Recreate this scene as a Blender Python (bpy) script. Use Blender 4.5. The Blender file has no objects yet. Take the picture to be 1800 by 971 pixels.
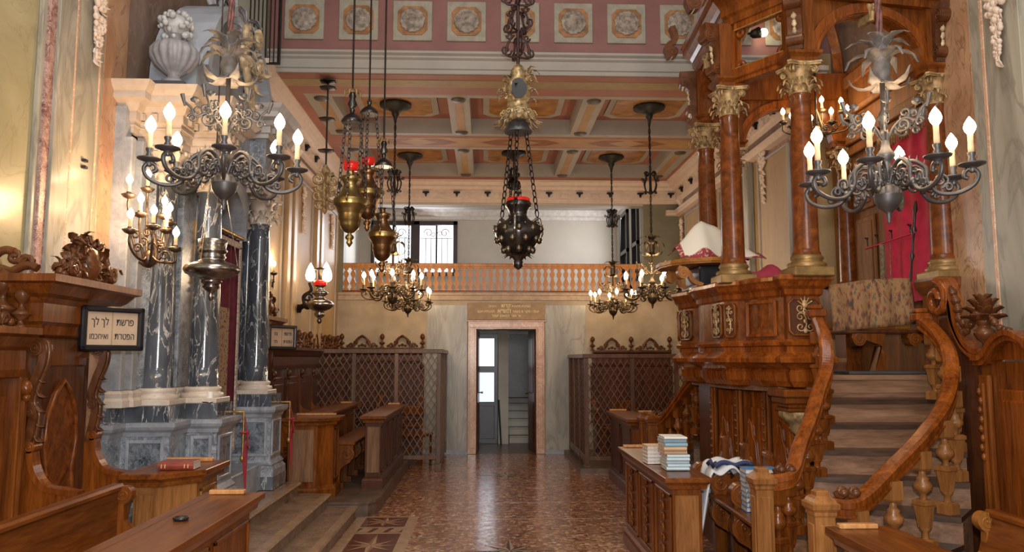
import bpy, math, random
from mathutils import Matrix, Vector
random.seed(7)
PI = math.pi
C = bpy.context.scene.collection
SC = bpy.context.scene

# ---------------------------------------------------------------- camera, light, exposure
F = 1379.0; CX, CY = 900.0, 485.5
PITCH = math.atan(144.5 / F); YAW = math.atan(48 * math.cos(PITCH) / F)
cd = bpy.data.cameras.new('camera'); cam = bpy.data.objects.new('camera', cd); C.objects.link(cam)
cam.location = (0, 0, 1.6); cam.rotation_euler = (PI / 2 + PITCH, 0, -YAW)
cd.sensor_width = 36; cd.lens = F / 1800 * 36; cd.clip_start = 0.05; cd.clip_end = 100
SC.camera = cam
SC.view_settings.view_transform = 'Standard'; SC.view_settings.look = 'None'
SC.view_settings.gamma = 1; SC.view_settings.use_curve_mapping = False
SC.view_settings.exposure = 0.08
RM = Matrix.Rotation(-YAW, 3, 'Z') @ Matrix.Rotation(PI / 2 + PITCH, 3, 'X')
def at(px, py, Y):
    """the point of the room seen at that pixel of the photograph, at depth Y"""
    d = RM @ Vector(((px - CX) / F, -(py - CY) / F, -1))
    return Vector((0, 0, 1.6)) + d * (Y / d.y)

w = bpy.data.worlds.new('daylight'); SC.world = w; w.use_nodes = True
w.node_tree.nodes['Background'].inputs[0].default_value = (1.0, 0.93, 0.86, 1)
w.node_tree.nodes['Background'].inputs[1].default_value = 0.36
def area(name, loc, target, sx, sy, power, col):
    l = bpy.data.lights.new(name, 'AREA'); l.shape = 'RECTANGLE'; l.size = sx; l.size_y = sy
    l.energy = power; l.color = col
    o = bpy.data.objects.new(name, l); C.objects.link(o); o.location = loc
    o.rotation_euler = (Vector(target) - Vector(loc)).to_track_quat('-Z', 'Y').to_euler()
    return o
area('rear_window_daylight', (0.6, -4.6, 4.4), (0.4, 8, 2.0), 3.2, 1.8, 250, (0.90, 0.94, 1.0))
area('overhead_fill', (0.35, 2.6, 7.0), (0.35, 3.6, 0), 3.6, 3.6, 190, (1.0, 0.95, 0.88))  # added overhead fill for the closed hall; the ceiling has no opening here
area('camera_flash', (0.05, 0.0, 1.78), (0.4, 10, 2.2), 0.10, 0.06, 130, (1.0, 0.97, 0.93))
def point(name, loc, power, col=(1.0, 0.62, 0.30), r=0.06, parent=None):
    l = bpy.data.lights.new(name, 'POINT'); l.energy = power; l.color = col; l.shadow_soft_size = r
    o = bpy.data.objects.new(name, l); C.objects.link(o); o.location = loc
    if parent: o.parent = parent
    return o

# ---------------------------------------------------------------- mesh builder
class MB:
    def __init__(s): s.v = []; s.f = []; s.sm = []; s.M = Matrix.Identity(4)
    def at(s, loc=(0, 0, 0), rz=0, rx=0, ry=0, sc=1):
        s.M = Matrix.Translation(loc) @ Matrix.Rotation(rz, 4, 'Z') @ Matrix.Rotation(ry, 4, 'Y') @ Matrix.Rotation(rx, 4, 'X') @ Matrix.Scale(sc, 4)
        return s
    def add(s, vs, fs, smooth=False):
        b = len(s.v); M = s.M
        s.v += [tuple(M @ Vector(p)) for p in vs]
        s.f += [tuple(b + i for i in f) for f in fs]
        s.sm += [smooth] * len(fs)
    def box(s, x0, x1, y0, y1, z0, z1, c=0.0):
        if c <= 0:
            vs = [(x, y, z) for x in (x0, x1) for y in (y0, y1) for z in (z0, z1)]
            s.add(vs, [(0, 1, 3, 2), (4, 6, 7, 5), (0, 4, 5, 1), (2, 3, 7, 6), (0, 2, 6, 4), (1, 5, 7, 3)]); return s
        c = min(c, (x1 - x0) * .45, (y1 - y0) * .45, (z1 - z0) * .45)
        X = (x0, x1); Y = (y0, y1); Z = (z0, z1); ix = (x0 + c, x1 - c); iy = (y0 + c, y1 - c); iz = (z0 + c, z1 - c)
        vs = []; idx = {}
        for a in (0, 1):
            for b in (0, 1):
                for d in (0, 1):
                    idx[a, b, d, 'x'] = len(vs); vs.append((X[a], iy[b], iz[d]))
                    idx[a, b, d, 'y'] = len(vs); vs.append((ix[a], Y[b], iz[d]))
                    idx[a, b, d, 'z'] = len(vs); vs.append((ix[a], iy[b], Z[d]))
        fs = []
        for a in (0, 1):
            fs.append([idx[a, b, d, 'x'] for b, d in ((0, 0), (1, 0), (1, 1), (0, 1))])
            fs.append([idx[b, a, d, 'y'] for b, d in ((0, 0), (1, 0), (1, 1), (0, 1))])
            fs.append([idx[b, d, a, 'z'] for b, d in ((0, 0), (1, 0), (1, 1), (0, 1))])
            for b in (0, 1):
                fs.append([idx[a, b, 0, 'x'], idx[a, b, 1, 'x'], idx[a, b, 1, 'y'], idx[a, b, 0, 'y']])
                fs.append([idx[a, 0, b, 'x'], idx[a, 1, b, 'x'], idx[a, 1, b, 'z'], idx[a, 0, b, 'z']])
                fs.append([idx[0, a, b, 'y'], idx[1, a, b, 'y'], idx[1, a, b, 'z'], idx[0, a, b, 'z']])
                for d in (0, 1): fs.append([idx[a, b, d, 'x'], idx[a, b, d, 'y'], idx[a, b, d, 'z']])
        s.add(vs, fs); return s
    def lathe(s, prof, n=20, c=(0, 0, 0), smooth=True, lobes=0, la=0.0, lz=None, ph=0.0, a0=0.0, a1=2 * PI):
        full = abs(a1 - a0 - 2 * PI) < 1e-6
        m = n if full else n + 1; vs = []; fs = []
        for r, z in prof:
            for i in range(m):
                a = a0 + ph + (a1 - a0) * i / n; rr = r
                if lobes and (lz is None or lz[0] <= z <= lz[1]): rr = r * (1 + la * (abs(math.sin(a * lobes / 2)) - .5))
                vs.append((c[0] + rr * math.cos(a), c[1] + rr * math.sin(a), c[2] + z))
        for j in range(len(prof) - 1):
            for i in range(n):
                k = (i + 1) % m if full else i + 1
                fs.append((j * m + i, j * m + k, (j + 1) * m + k, (j + 1) * m + i))
        s.add(vs, fs, smooth)
        if full:
            for j in (0, len(prof) - 1):
                if prof[j][0] > 1e-4: s.add(vs[j * m:(j + 1) * m], [tuple(range(m))], False)
        return s
    def sqlathe(s, prof, c=(0, 0, 0), rz=0.0, sy=1.0):
        """square turned work: prof of (half width, z)"""
        k = math.sqrt(2); M0 = s.M
        s.M = M0 @ Matrix.Translation(c) @ Matrix.Rotation(rz, 4, 'Z') @ Matrix.Diagonal((1, sy, 1, 1))
        s.lathe([(r * k, z) for r, z in prof], 4, smooth=False, ph=PI / 4); s.M = M0; return s
    def tube(s, pts, r, n=6, smooth=True, flat=1.0):
        pts = [Vector(p) for p in pts]; N = len(pts)
        rs = r if isinstance(r, (list, tuple)) else [r] * N
        t = [(pts[min(i + 1, N - 1)] - pts[max(i - 1, 0)]).normalized() for i in range(N)]
        up = Vector((0, 0, 1)) if abs(t[0].z) < .9 else Vector((1, 0, 0))
        u = t[0].cross(up).normalized(); vs = []
        for i in range(N):
            u = (u - t[i] * u.dot(t[i]));
            if u.length < 1e-6: u = t[i].orthogonal()
            u.normalize(); w_ = t[i].cross(u)
            for k in range(n):
                a = 2 * PI * k / n
                vs.append(tuple(pts[i] + (u * math.cos(a) * flat + w_ * math.sin(a)) * rs[i]))
        fs = [(i * n + k, i * n + (k + 1) % n, (i + 1) * n + (k + 1) % n, (i + 1) * n + k) for i in range(N - 1) for k in range(n)]
        s.add(vs, fs, smooth); s.add(vs[:n], [tuple(range(n))]); s.add(vs[-n:], [tuple(range(n))]); return s
    def ribbon(s, pts, wd, th, side=(0, 1, 0), taper=None):
        """rectangular bar along pts; side = direction of its width"""
        pts = [Vector(p) for p in pts]; N = len(pts); sd = Vector(side).normalized(); vs = []
        for i in range(N):
            t = (pts[min(i + 1, N - 1)] - pts[max(i - 1, 0)]).normalized(); nn = t.cross(sd).normalized()
            k = taper[i] if taper else 1.0
            for a, b in ((-1, -1), (1, -1), (1, 1), (-1, 1)):
                vs.append(tuple(pts[i] + sd * a * wd * k / 2 + nn * b * th * k / 2))
        fs = [(i * 4 + k, i * 4 + (k + 1) % 4, i * 4 + 4 + (k + 1) % 4, i * 4 + 4 + k) for i in range(N - 1) for k in range(4)]
        s.add(vs, fs + [(0, 1, 2, 3), tuple(range(4 * N - 4, 4 * N))]); return s
    def prism(s, poly, d0, d1, axis='z', smooth=False):
        """polygon (a,b) extruded along axis from d0 to d1.  z:(x,y)  y:(x,z)  x:(y,z)"""
        f = {'z': lambda a, b, d: (a, b, d), 'y': lambda a, b, d: (a, d, b), 'x': lambda a, b, d: (d, a, b)}[axis]
        n = len(poly); lo = [f(a, b, d0) for a, b in poly]; hi = [f(a, b, d1) for a, b in poly]
        s.add(lo, [tuple(range(n))]); s.add(hi, [tuple(range(n))])
        s.add(lo + hi, [(i, (i + 1) % n, n + (i + 1) % n, n + i) for i in range(n)], smooth); return s
    def mould(s, path, prof, closed=False, smooth=False):
        """sweep profile (out, z) along a horizontal path; out is to the right of travel; mitred"""
        P = [Vector((p[0], p[1])) for p in path]; n = len(P); m = len(prof); vs = []
        def nrm(a, b): d = (b - a).normalized(); return Vector((d.y, -d.x))
        for i in range(n):
            if closed: n1 = nrm(P[i - 1], P[i]); n2 = nrm(P[i], P[(i + 1) % n])
            else:
                n1 = nrm(P[i - 1], P[i]) if i else nrm(P[0], P[1]); n2 = nrm(P[i], P[i + 1]) if i < n - 1 else n1
            b = n1 + n2; b = b / max(b.dot(n1), .3)
            for o, z in prof: vs.append((P[i].x + b.x * o, P[i].y + b.y * o, z))
        fs = []
        for i in range(n if closed else n - 1):
            j = (i + 1) % n
            for k in range(m): fs.append((i * m + k, j * m + k, j * m + (k + 1) % m, i * m + (k + 1) % m))
        if not closed: fs += [tuple(range(m)), tuple(range((n - 1) * m, n * m))]
        s.add(vs, fs, smooth); return s
    def ball(s, c, r, n=12, sz=1.0, sx=1.0, sy=1.0):
        M0 = s.M; s.M = M0 @ Matrix.Translation(c) @ Matrix.Diagonal((sx, sy, 1, 1))
        k = max(4, n // 2); s.lathe([(r * math.sin(PI * i / k), -r * sz * math.cos(PI * i / k)) for i in range(k + 1)], n); s.M = M0; return s
    def leaf(s, L, wd, curl=0.5, n=6, th=0.006, notch=0.25):
        """acanthus leaf rising along +z, bending toward +x, width along y"""
        vs = []; m = 5
        for i in range(n + 1):
            t = i / n; a = curl * t * t * 2.2
            x = L * t * math.sin(a) * .8; z = L * t * math.cos(a * .8)
            ww = wd * .5 * (math.sin(PI * min(1, t * .85 + .15)) ** .7) * (1 - notch * (i % 2)) + .001
            for k in range(m):
                q = (k - 2) / 2; vs.append((x - abs(q) * ww * .25 + (th if k == 2 else 0), q * ww, z))
        nb = len(vs); vs += [(x - th, y, z) for x, y, z in vs]
        fs = []
        for i in range(n):
            for k in range(m - 1):
                a = i * m + k; fs.append((a, a + 1, a + m + 1, a + m)); fs.append((nb + a, nb + a + m, nb + a + m + 1, nb + a + 1))
            fs.append((i * m, i * m + m, nb + i * m + m, nb + i * m)); fs.append((i * m + m - 1, nb + i * m + m - 1, nb + i * m + 2 * m - 1, i * m + 2 * m - 1))
        s.add(vs, fs, True); return s
    def build(s, name, mat, parent=None, loc=None, bevel=0):
        me = bpy.data.meshes.new(name); me.from_pydata(s.v, [], s.f)
        me.polygons.foreach_set('use_smooth', s.sm); me.update()
        o = bpy.data.objects.new(name, me); C.objects.link(o)
        me.materials.append(mat)
        if parent is not None: o.parent = parent
        if loc is not None: o.location = loc
        return o

def spiral(c, r0, r1, a0, turns, n=18, axis='y'):
    """flat spiral points round c from radius r0 at angle a0 to radius r1; axis is its normal"""
    out = []
    for i in range(n + 1):
        t = i / n; a = a0 + turns * 2 * PI * t; r = r0 + (r1 - r0) * t
        p = (r * math.cos(a), r * math.sin(a))
        out.append({'y': (c[0] + p[0], c[1], c[2] + p[1]), 'x': (c[0], c[1] + p[0], c[2] + p[1]), 'z': (c[0] + p[0], c[1] + p[1], c[2])}[axis])
    return out
def bez(pts, n=14):
    """smooth curve through control points (Catmull-Rom)"""
    P = [Vector(p) for p in pts]; P = [P[0] * 2 - P[1]] + P + [P[-1] * 2 - P[-2]]; out = []
    for i in range(1, len(P) - 2):
        for k in range(n):
            t = k / n; a, b, c, d = P[i - 1:i + 3]
            out.append(.5 * ((2 * b) + (c - a) * t + (2 * a - 5 * b + 4 * c - d) * t * t + (3 * b - a - 3 * c + d) * t ** 3))
    out.append(P[-2]); return out

def inset(path, o):
    P = [Vector((p[0], p[1])) for p in path]; out = []
    def nrm(a, b): d = (b - a).normalized(); return Vector((d.y, -d.x))
    for i in range(len(P)):
        n1 = nrm(P[i - 1], P[i]) if i else nrm(P[0], P[1]); n2 = nrm(P[i], P[i + 1]) if i < len(P) - 1 else n1
        b = n1 + n2; b = b / max(b.dot(n1), .3); out.append((P[i].x + b.x * o, P[i].y + b.y * o))
    return out
# ---------------------------------------------------------------- things
def thing(name, label, cat, loc=(0, 0, 0), rz=0, group=None):
    o = bpy.data.objects.new(name, None); C.objects.link(o); o.empty_display_size = .1
    o.location = loc; o.rotation_euler = (0, 0, rz); o['label'] = label; o['category'] = cat
    if group: o['group'] = group
    return o
def tag(o, label, cat, group=None):
    o['label'] = label; o['category'] = cat
    if group: o['group'] = group
    return o
def struct(o): o['kind'] = 'structure'; return o
def dup(root, loc=None, rz=None, label=None, sc=None):
    def cp(o, par):
        c = o.copy(); C.objects.link(c)
        if par is not None: c.parent = par
        for ch in kids.get(o, ()): cp(ch, c)
        return c
    kids = {}
    for o in bpy.data.objects:
        if o.parent: kids.setdefault(o.parent, []).append(o)
    r = cp(root, None)
    if loc is not None: r.location = loc
    if rz is not None: r.rotation_euler = (0, 0, rz)
    if sc is not None: r.scale = (sc, sc, sc)
    if label: r['label'] = label
    return r

# ---------------------------------------------------------------- materials
def _mat(name):
    m = bpy.data.materials.new(name); m.use_nodes = True; nt = m.node_tree; b = nt.nodes['Principled BSDF']
    return m, nt, b
def setp(b, rough=.5, metal=0.0, coat=0.0, spec=.5):
    b.inputs['Roughness'].default_value = rough; b.inputs['Metallic'].default_value = metal
    b.inputs['Coat Weight'].default_value = coat; b.inputs['Coat Roughness'].default_value = .16
    b.inputs['Specular IOR Level'].default_value = spec
def coords(nt, scale, rot=(0, 0, 0), kind='Object'):
    tc = nt.nodes.new('ShaderNodeTexCoord'); mp = nt.nodes.new('ShaderNodeMapping')
    mp.inputs['Scale'].default_value = scale; mp.inputs['Rotation'].default_value = rot
    nt.links.new(tc.outputs[kind], mp.inputs[0]); return mp.outputs[0]
def noise(nt, vec, scale=1, detail=4, rough=.55, dist=0.0):
    n = nt.nodes.new('ShaderNodeTexNoise'); n.inputs['Scale'].default_value = scale; n.inputs['Detail'].default_value = detail
    n.inputs['Roughness'].default_value = rough; n.inputs['Distortion'].default_value = dist; nt.links.new(vec, n.inputs['Vector']); return n.outputs['Fac']
def ramp(nt, fac, stops, interp='LINEAR'):
    r = nt.nodes.new('ShaderNodeValToRGB'); cr = r.color_ramp; cr.interpolation = interp
    while len(cr.elements) < len(stops): cr.elements.new(.5)
    for e, (p, c) in zip(cr.elements, stops): e.position = p; e.color = (*c, 1)
    nt.links.new(fac, r.inputs[0]); return r.outputs[0]
def mixc(nt, fac, a, b, mode='MIX'):
    m = nt.nodes.new('ShaderNodeMix'); m.data_type = 'RGBA'; m.blend_type = mode
    for sock, v in ((m.inputs[0], fac), (m.inputs[6], a), (m.inputs[7], b)):
        if hasattr(v, 'is_output'): nt.links.new(v, sock)
        elif isinstance(v, (int, float)): sock.default_value = v
        else: sock.default_value = (*v, 1)
    return m.outputs[2]
def bump(nt, b, h, st=.1, d=.01):
    n = nt.nodes.new('ShaderNodeBump'); n.inputs['Strength'].default_value = st; n.inputs['Distance'].default_value = d
    nt.links.new(h, n.inputs['Height']); nt.links.new(n.outputs[0], b.inputs['Normal'])
def plain(name, col, rough=.5, metal=0.0, coat=0.0, var=.12, sc=12, spec=.5, bmp=0.0):
    m, nt, b = _mat(name); setp(b, rough, metal, coat, spec)
    n = noise(nt, coords(nt, (1, 1, 1)), sc, 5)
    c = ramp(nt, n, [(.3, tuple(max(0, x * (1 - var * 1.6)) for x in col)), (.7, tuple(min(1, x * (1 + var)) for x in col))])
    nt.links.new(c, b.inputs['Base Color'])
    if bmp: bump(nt, b, n, bmp)
    return m
def wood(name, dark, mid, light, axis='z', rough=.32, coat=.35, sc=1.0, burl=0.0):
    m, nt, b = _mat(name); setp(b, rough, 0, coat * .5, .24)
    s = {'z': (9, 9, .9), 'x': (.9, 9, 9), 'y': (9, .9, 9), 'n': (4, 4, 4)}[axis]; s = tuple(k * sc for k in s)
    v = coords(nt, s); a = noise(nt, v, 1.0, 6, .6, 1.2 + burl * 2); f = noise(nt, coords(nt, tuple(k * 6 for k in s)), 1.0, 3, .6, .4)
    c = ramp(nt, a, [(.28, dark), (.5, mid), (.72, light)])
    c = mixc(nt, .35, c, ramp(nt, f, [(.3, tuple(k * .45 for k in mid)), (.65, light)]), 'MULTIPLY' if burl < 0 else 'MIX')
    nt.links.new(c, b.inputs['Base Color']); bump(nt, b, f, .08, .004); return m
def marble(name, c1, c2, vein, sc=3.0, vw=.03, rough=.25, vs=1.6, coat=.2, kind='Object', stretch=(1, 1, 1), va=1.0):
    m, nt, b = _mat(name); setp(b, rough, 0, coat)
    v = coords(nt, stretch, kind=kind); base = ramp(nt, noise(nt, v, sc, 6, .6, .8), [(.35, c1), (.65, c2)])
    vn = noise(nt, v, sc * vs, 5, .55, 1.5)
    mth = nt.nodes.new('ShaderNodeMath'); mth.operation = 'SUBTRACT'; nt.links.new(vn, mth.inputs[0]); mth.inputs[1].default_value = .5
    ab = nt.nodes.new('ShaderNodeMath'); ab.operation = 'ABSOLUTE'; nt.links.new(mth.outputs[0], ab.inputs[0])
    fac = ramp(nt, ab.outputs[0], [(0, (va, va, va)), (vw, (0, 0, 0))])
    nt.links.new(mixc(nt, fac, base, vein), b.inputs['Base Color']); return m
def emit(name, col, st):
    m, nt, b = _mat(name); setp(b, .4); b.inputs['Base Color'].default_value = (*col, 1)
    b.inputs['Emission Color'].default_value = (*col, 1); b.inputs['Emission Strength'].default_value = st; return m

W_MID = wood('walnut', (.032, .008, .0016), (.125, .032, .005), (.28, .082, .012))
W_MIDX = wood('walnut_along_x', (.032, .008, .0016), (.125, .032, .005), (.28, .082, .012), 'x')
W_MIDY = wood('walnut_along_y', (.032, .008, .0016), (.125, .032, .005), (.28, .082, .012), 'y')
W_DARK = wood('dark_walnut', (.026, .009, .0045), (.070, .022, .009), (.13, .043, .017))
W_DARKY = wood('dark_walnut_along_y', (.026, .009, .0045), (.070, .022, .009), (.13, .043, .017), 'y')
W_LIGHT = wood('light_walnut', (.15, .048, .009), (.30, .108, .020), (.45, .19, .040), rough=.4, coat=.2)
W_LIGHTX = wood('light_walnut_along_x', (.15, .048, .009), (.30, .108, .020), (.45, .19, .040), 'x', rough=.4, coat=.2)
W_RED = wood('red_walnut', (.040, .009, .002), (.160, .037, .0055), (.34, .094, .013), rough=.25, coat=.5)
W_REDY = W_RED
W_BURL = wood('burl_walnut', (.026, .0065, .0018), (.118, .028, .0055), (.26, .075, .013), 'n', rough=.3, coat=.4, burl=1.2)
W_CARVE = wood('carved_walnut', (.028, .009, .0035), (.088, .028, .009), (.18, .062, .02), 'n', rough=.35, coat=.4)
W_ORANGE = wood('orange_pine', (.32, .12, .035), (.52, .23, .08), (.66, .34, .14), rough=.4, coat=.2)
W_FRONT = wood('flash_lit_walnut', (.085, .038, .016), (.19, .092, .042), (.29, .155, .078), rough=.4, coat=.2)  # walnut desk fronts, paler because the flash on them is put into the colour
W_SATIN = wood('satin_panel_walnut', (.09, .030, .008), (.20, .075, .020), (.31, .125, .038), rough=.62, coat=0)
W_NEWEL = wood('honey_walnut', (.10, .036, .010), (.23, .090, .025), (.37, .16, .048), rough=.38, coat=.2)
W_TREAD = wood('shaded_tread', (.022, .011, .007), (.055, .028, .017), (.10, .056, .035), 'x', rough=.38, coat=.2)  # treads darkened: shadow lines under the nosings are put into the colour
BRZG = plain('dull_gilt_bronze', (.27, .165, .06), .42, .5, var=.25)
W_LATT = wood('greyish_lattice_wood', (.075, .040, .025), (.135, .078, .052), (.22, .14, .10), rough=.4)
W_LATR = wood('reddish_lattice_wood', (.055, .024, .014), (.11, .05, .030), (.18, .09, .055), rough=.4)
W_STEP = wood('worn_step_wood', (.085, .04, .021), (.20, .098, .052), (.33, .185, .11), 'x', rough=.42, coat=.15)
GREYM = marble('grey_marble', (.10, .115, .14), (.34, .37, .42), (.50, .51, .55), 9, .02, .3)
GREYL = marble('pale_grey_marble', (.20, .215, .25), (.37, .385, .42), (.18, .195, .23), 5, .02, .4, va=.5)
GREYP = marble('dark_grey_marble_panel', (.035, .045, .06), (.22, .25, .29), (.36, .38, .42), 16, .015, .3)
BLACKM = marble('black_veined_marble', (.030, .036, .048), (.11, .125, .155), (.50, .49, .47), 2.6, .014, .13, 1.9, .5, stretch=(1.2, 1.2, .38))
CREAMM = marble('cream_marble', (.50, .41, .34), (.64, .56, .48), (.42, .34, .28), 5, .02, .45, va=.5)
PINKM = marble('pink_marble', (.50, .27, .16), (.64, .40, .27), (.74, .56, .44), 4, .02, .25)
REDM = marble('red_veined_marble', (.16, .055, .05), (.42, .25, .21), (.55, .42, .37), 14, .03, .35)
SIENA = marble('orange_marble', (.32, .165, .085), (.48, .29, .17), (.22, .11, .06), 3.5, .02, .3, stretch=(1, 1, .5))
GREENM = marble('green_grey_marble', (.24, .22, .175), (.42, .385, .315), (.17, .155, .125), 1.8, .05, .32, 1.4, stretch=(1.3, 1.3, .28), va=.6)
PLAST = marble('yellow_marbled_plaster', (.30, .26, .14), (.41, .36, .22), (.20, .16, .08), 1.3, .012, .4, 1.5, va=.4)
OCHW = marble('ochre_marbled_wall', (.33, .21, .095), (.42, .29, .14), (.28, .17, .08), .9, .02, .55, coat=0, stretch=(1, 1, .25), va=.4)
BACKW = plain('tan_plaster', (.44, .345, .235), .55, var=.16, sc=2.5)
BROWNW = marble('brown_marble_wall', (.12, .075, .05), (.26, .165, .12), (.33, .24, .19), 2.2, .03, .4, stretch=(1, 1, .5), va=.5)
STUCCO = plain('white_stucco', (.70, .56, .46), .6, var=.05)
STUCCOG = plain('grey_moulding_paint', (.37, .34, .30), .6, var=.06, sc=3)
PINKP = plain('pink_paint', (.245, .105, .092), .6, var=.10, sc=3)
PINKC = plain('salmon_ceiling_paint', (.37, .15, .105), .6, var=.12, sc=2)
OCHRE = plain('ochre_paint', (.42, .25, .11), .6, var=.10, sc=4)
OCHRED = plain('gilded_ochre_panel', (.36, .16, .035), .5, var=.30, sc=7)
OCHREG = plain('olive_ochre_strip', (.36, .26, .12), .6, var=.08)
GREYG = plain('grey_green_paint', (.29, .28, .21), .6, var=.07, sc=3)
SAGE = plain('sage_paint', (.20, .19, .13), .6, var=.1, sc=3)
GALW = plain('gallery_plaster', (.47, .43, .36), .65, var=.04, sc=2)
IRON = plain('dark_wrought_iron', (.028, .022, .02), .45, .7, var=.2)
BRONZE = plain('dark_bronze', (.105, .098, .10), .46, .7, var=.2)
BRONZEG = plain('antique_brass', (.12, .085, .05), .42, .85, var=.25)
BRASS = plain('old_brass', (.34, .245, .095), .33, .9, var=.25, sc=9)
COPPER = plain('brown_brass', (.30, .165, .075), .34, .95, var=.25, sc=9)
SILVER = plain('tarnished_silver', (.30, .28, .27), .24, .95, var=.35, sc=14)
SILVERD = plain('blackened_silver', (.10, .095, .095), .28, .9, var=.4, sc=14)
GILT = plain('gilding', (.46, .28, .085), .42, .7, var=.3, sc=25)
GILTW = plain('worn_gilding', (.42, .28, .13), .5, .3, var=.4, sc=20)
GILTP = plain('gilded_carving_pale', (.55, .42, .26), .55, .1, var=.35, sc=20)
CANDLE = plain('candle_sleeve', (.72, .52, .30), .6, var=.05)
BULB = emit('lit_bulb', (1.0, .84, .56), 22)
FLAMEG = emit('lit_flame_glass', (1.0, .84, .62), 9)
REDG = emit('red_glass', (.50, .012, .008), .45); REDG.node_tree.nodes['Principled BSDF'].inputs['Roughness'].default_value = .1
VELVET = plain('crimson_velvet', (.105, .006, .018), .85, var=.3)
REDC = plain('scarlet_cloth', (.56, .018, .065), .8, var=.12)
BLACK = plain('black_paint', (.012, .012, .016), .3, var=.1)
PAPER = plain('aged_paper', (.50, .36, .25), .7, var=.05)
INK = plain('dark_ink', (.03, .025, .03), .8)
ROPE = plain('red_wrapped_rope', (.16, .06, .05), .5, var=.5, sc=30)
# ---------------------------------------------------------------- the room
XL, XR, YB, YM, ZC = -2.5, 3.38, 13.4, 8.12, 4.63     # far part of the hall
XL0, XR0 = -2.75, 3.45                                # near part
def floor_mat():
    m, nt, b = _mat('terrazzo'); setp(b, .22, 0, .25)
    v = coords(nt, (1, 1, 1)); vo = nt.nodes.new('ShaderNodeTexVoronoi'); vo.inputs['Scale'].default_value = 26
    vo.inputs['Randomness'].default_value = 1; nt.links.new(v, vo.inputs['Vector'])
    sp = nt.nodes.new('ShaderNodeSeparateColor'); nt.links.new(vo.outputs['Color'], sp.inputs[0])
    c = ramp(nt, sp.outputs[0], [(0, (.11, .040, .021)), (.3, (.28, .100, .048)), (.62, (.43, .18, .088)), (.84, (.57, .31, .17)), (.97, (.72, .50, .33))])
    vo2 = nt.nodes.new('ShaderNodeTexVoronoi'); vo2.feature = 'DISTANCE_TO_EDGE'; vo2.inputs['Scale'].default_value = 26; nt.links.new(v, vo2.inputs['Vector'])
    e = ramp(nt, vo2.outputs['Distance'], [(.02, (1, 1, 1)), (.09, (0, 0, 0))])
    c = mixc(nt, e, c, (.21, .09, .05))
    big = noise(nt, v, .8, 3); c = mixc(nt, .35, c, ramp(nt, big, [(.35, (.55, .5, .46)), (.7, (1, 1, 1))]), 'MULTIPLY')
    nt.links.new(c, b.inputs['Base Color'])
    nt.links.new(ramp(nt, sp.outputs[1], [(0, (.15,) * 3), (1, (.30,) * 3)]), b.inputs['Roughness']); return m
TERR = floor_mat()
DARKST = plain('dark_step_stone', (.125, .078, .055), .38, var=.35, sc=6)
STEPST = marble('brown_step_stone', (.11, .066, .042), (.24, .15, .095), (.36, .26, .18), 7, .02, .34, coat=.1)
INL1 = plain('inlay_cream_stone', (.42, .27, .17), .22, coat=.3); INL2 = plain('inlay_red_stone', (.13, .040, .026), .2, coat=.3)
INL3 = plain('inlay_black_stone', (.035, .025, .022), .2, coat=.3)

flo = struct(MB().box(-4, 5, -5, YB, -.1, 0).build('floor', TERR))
# star inlays and joint lines set into the terrazzo
b = MB()
for y in (8.05, 8.95): b.box(-.58, 3.2, y - .006, y + .006, 0, .0015)
b.build('floor_joint', INL1, flo)
def star(c, R, mats, n=8, name='star_inlay', sq=None, kk=.22):
    for j, m in enumerate(mats):
        b = MB()
        for i in range(n):
            a = 2 * PI * i / n; L = R * (1 if i % 2 == 0 else .72)
            if sq: L = min(sq[0] / max(abs(math.cos(a)), 1e-6), sq[1] / max(abs(math.sin(a)), 1e-6)) * (1 if i % 2 == 0 else .9)
            k = R * kk; s = (-1, 1)[j]
            p = [(c[0], c[1]), (c[0] + L * math.cos(a), c[1] + L * math.sin(a)), (c[0] + k * math.cos(a + s * PI / n), c[1] + k * math.sin(a + s * PI / n))]
            b.add([(x, y, .003) for x, y in p], [(0, 1, 2) if s > 0 else (0, 2, 1)])
        b.build(name, m, flo)
star((.22, 6.75), .42, (INL1, INL3)); star((.31, 11.0), .42, (INL1, INL3))
b = MB()
for x in (-1.28, -.76): b.box(x, x + .1, 4.2, 8.2, 0, .0016)
ys = [8.2, 7.72, 7.47, 6.52, 6.27, 5.32, 5.07]
for y in (8.16, 7.66, 7.42, 6.46, 6.2, 5.2, 4.96): b.box(-1.2, -.74, y, y + .05, 0, .0017)
b.build('inlay_border', INL1, flo)
b = MB(); b.box(-1.19, -.75, 4.2, 8.16, 0, .0012); b.build('inlay_field', INL2, flo)
for y0, y1 in ((7.71, 8.16), (6.51, 7.42), (5.25, 6.2)):
    star((-.97, (y0 + y1) / 2), .2, (INL1, plain('inlay_rose_stone', (.27, .12, .075), .22, coat=.3)), 8, 'star_inlay', (.205, (y1 - y0) / 2 - .02), .42)
b = MB()
for y in (7.47, 6.25):
    for i in range(3):
        x = -1.18 + i * .145; b.add([(x, y, .003), (x + .1, y, .003), (x + .145, y + .19, .003), (x + .05, y + .19, .003)], [(0, 1, 2, 3)])
b.build('lozenge_inlay', INL1, flo)

# near walls
b = MB(); b.box(XL0 - .2, XL0, -5, YM + .1, 0, 7.2); wl = struct(b.build('wall_left', PLAST))
b = MB(); b.box(XL0, XL0 + .03, 5.62, YM, 1.0, 7.2); b.build('brown_marble_facing', BROWNW, wl)
b = MB(); b.box(XR0, XR0 + .5, -5, 5.86, 0, 7.2); b.box(3.78, 3.95, 5.86, YM + .1, 0, 7.2); wr = struct(b.build('wall_right', PLAST))
b = MB(); b.box(3.75, 3.78, 5.86, YM, 1.0, 7.2); b.build('brown_marble_facing', BROWNW, wr)
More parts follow.
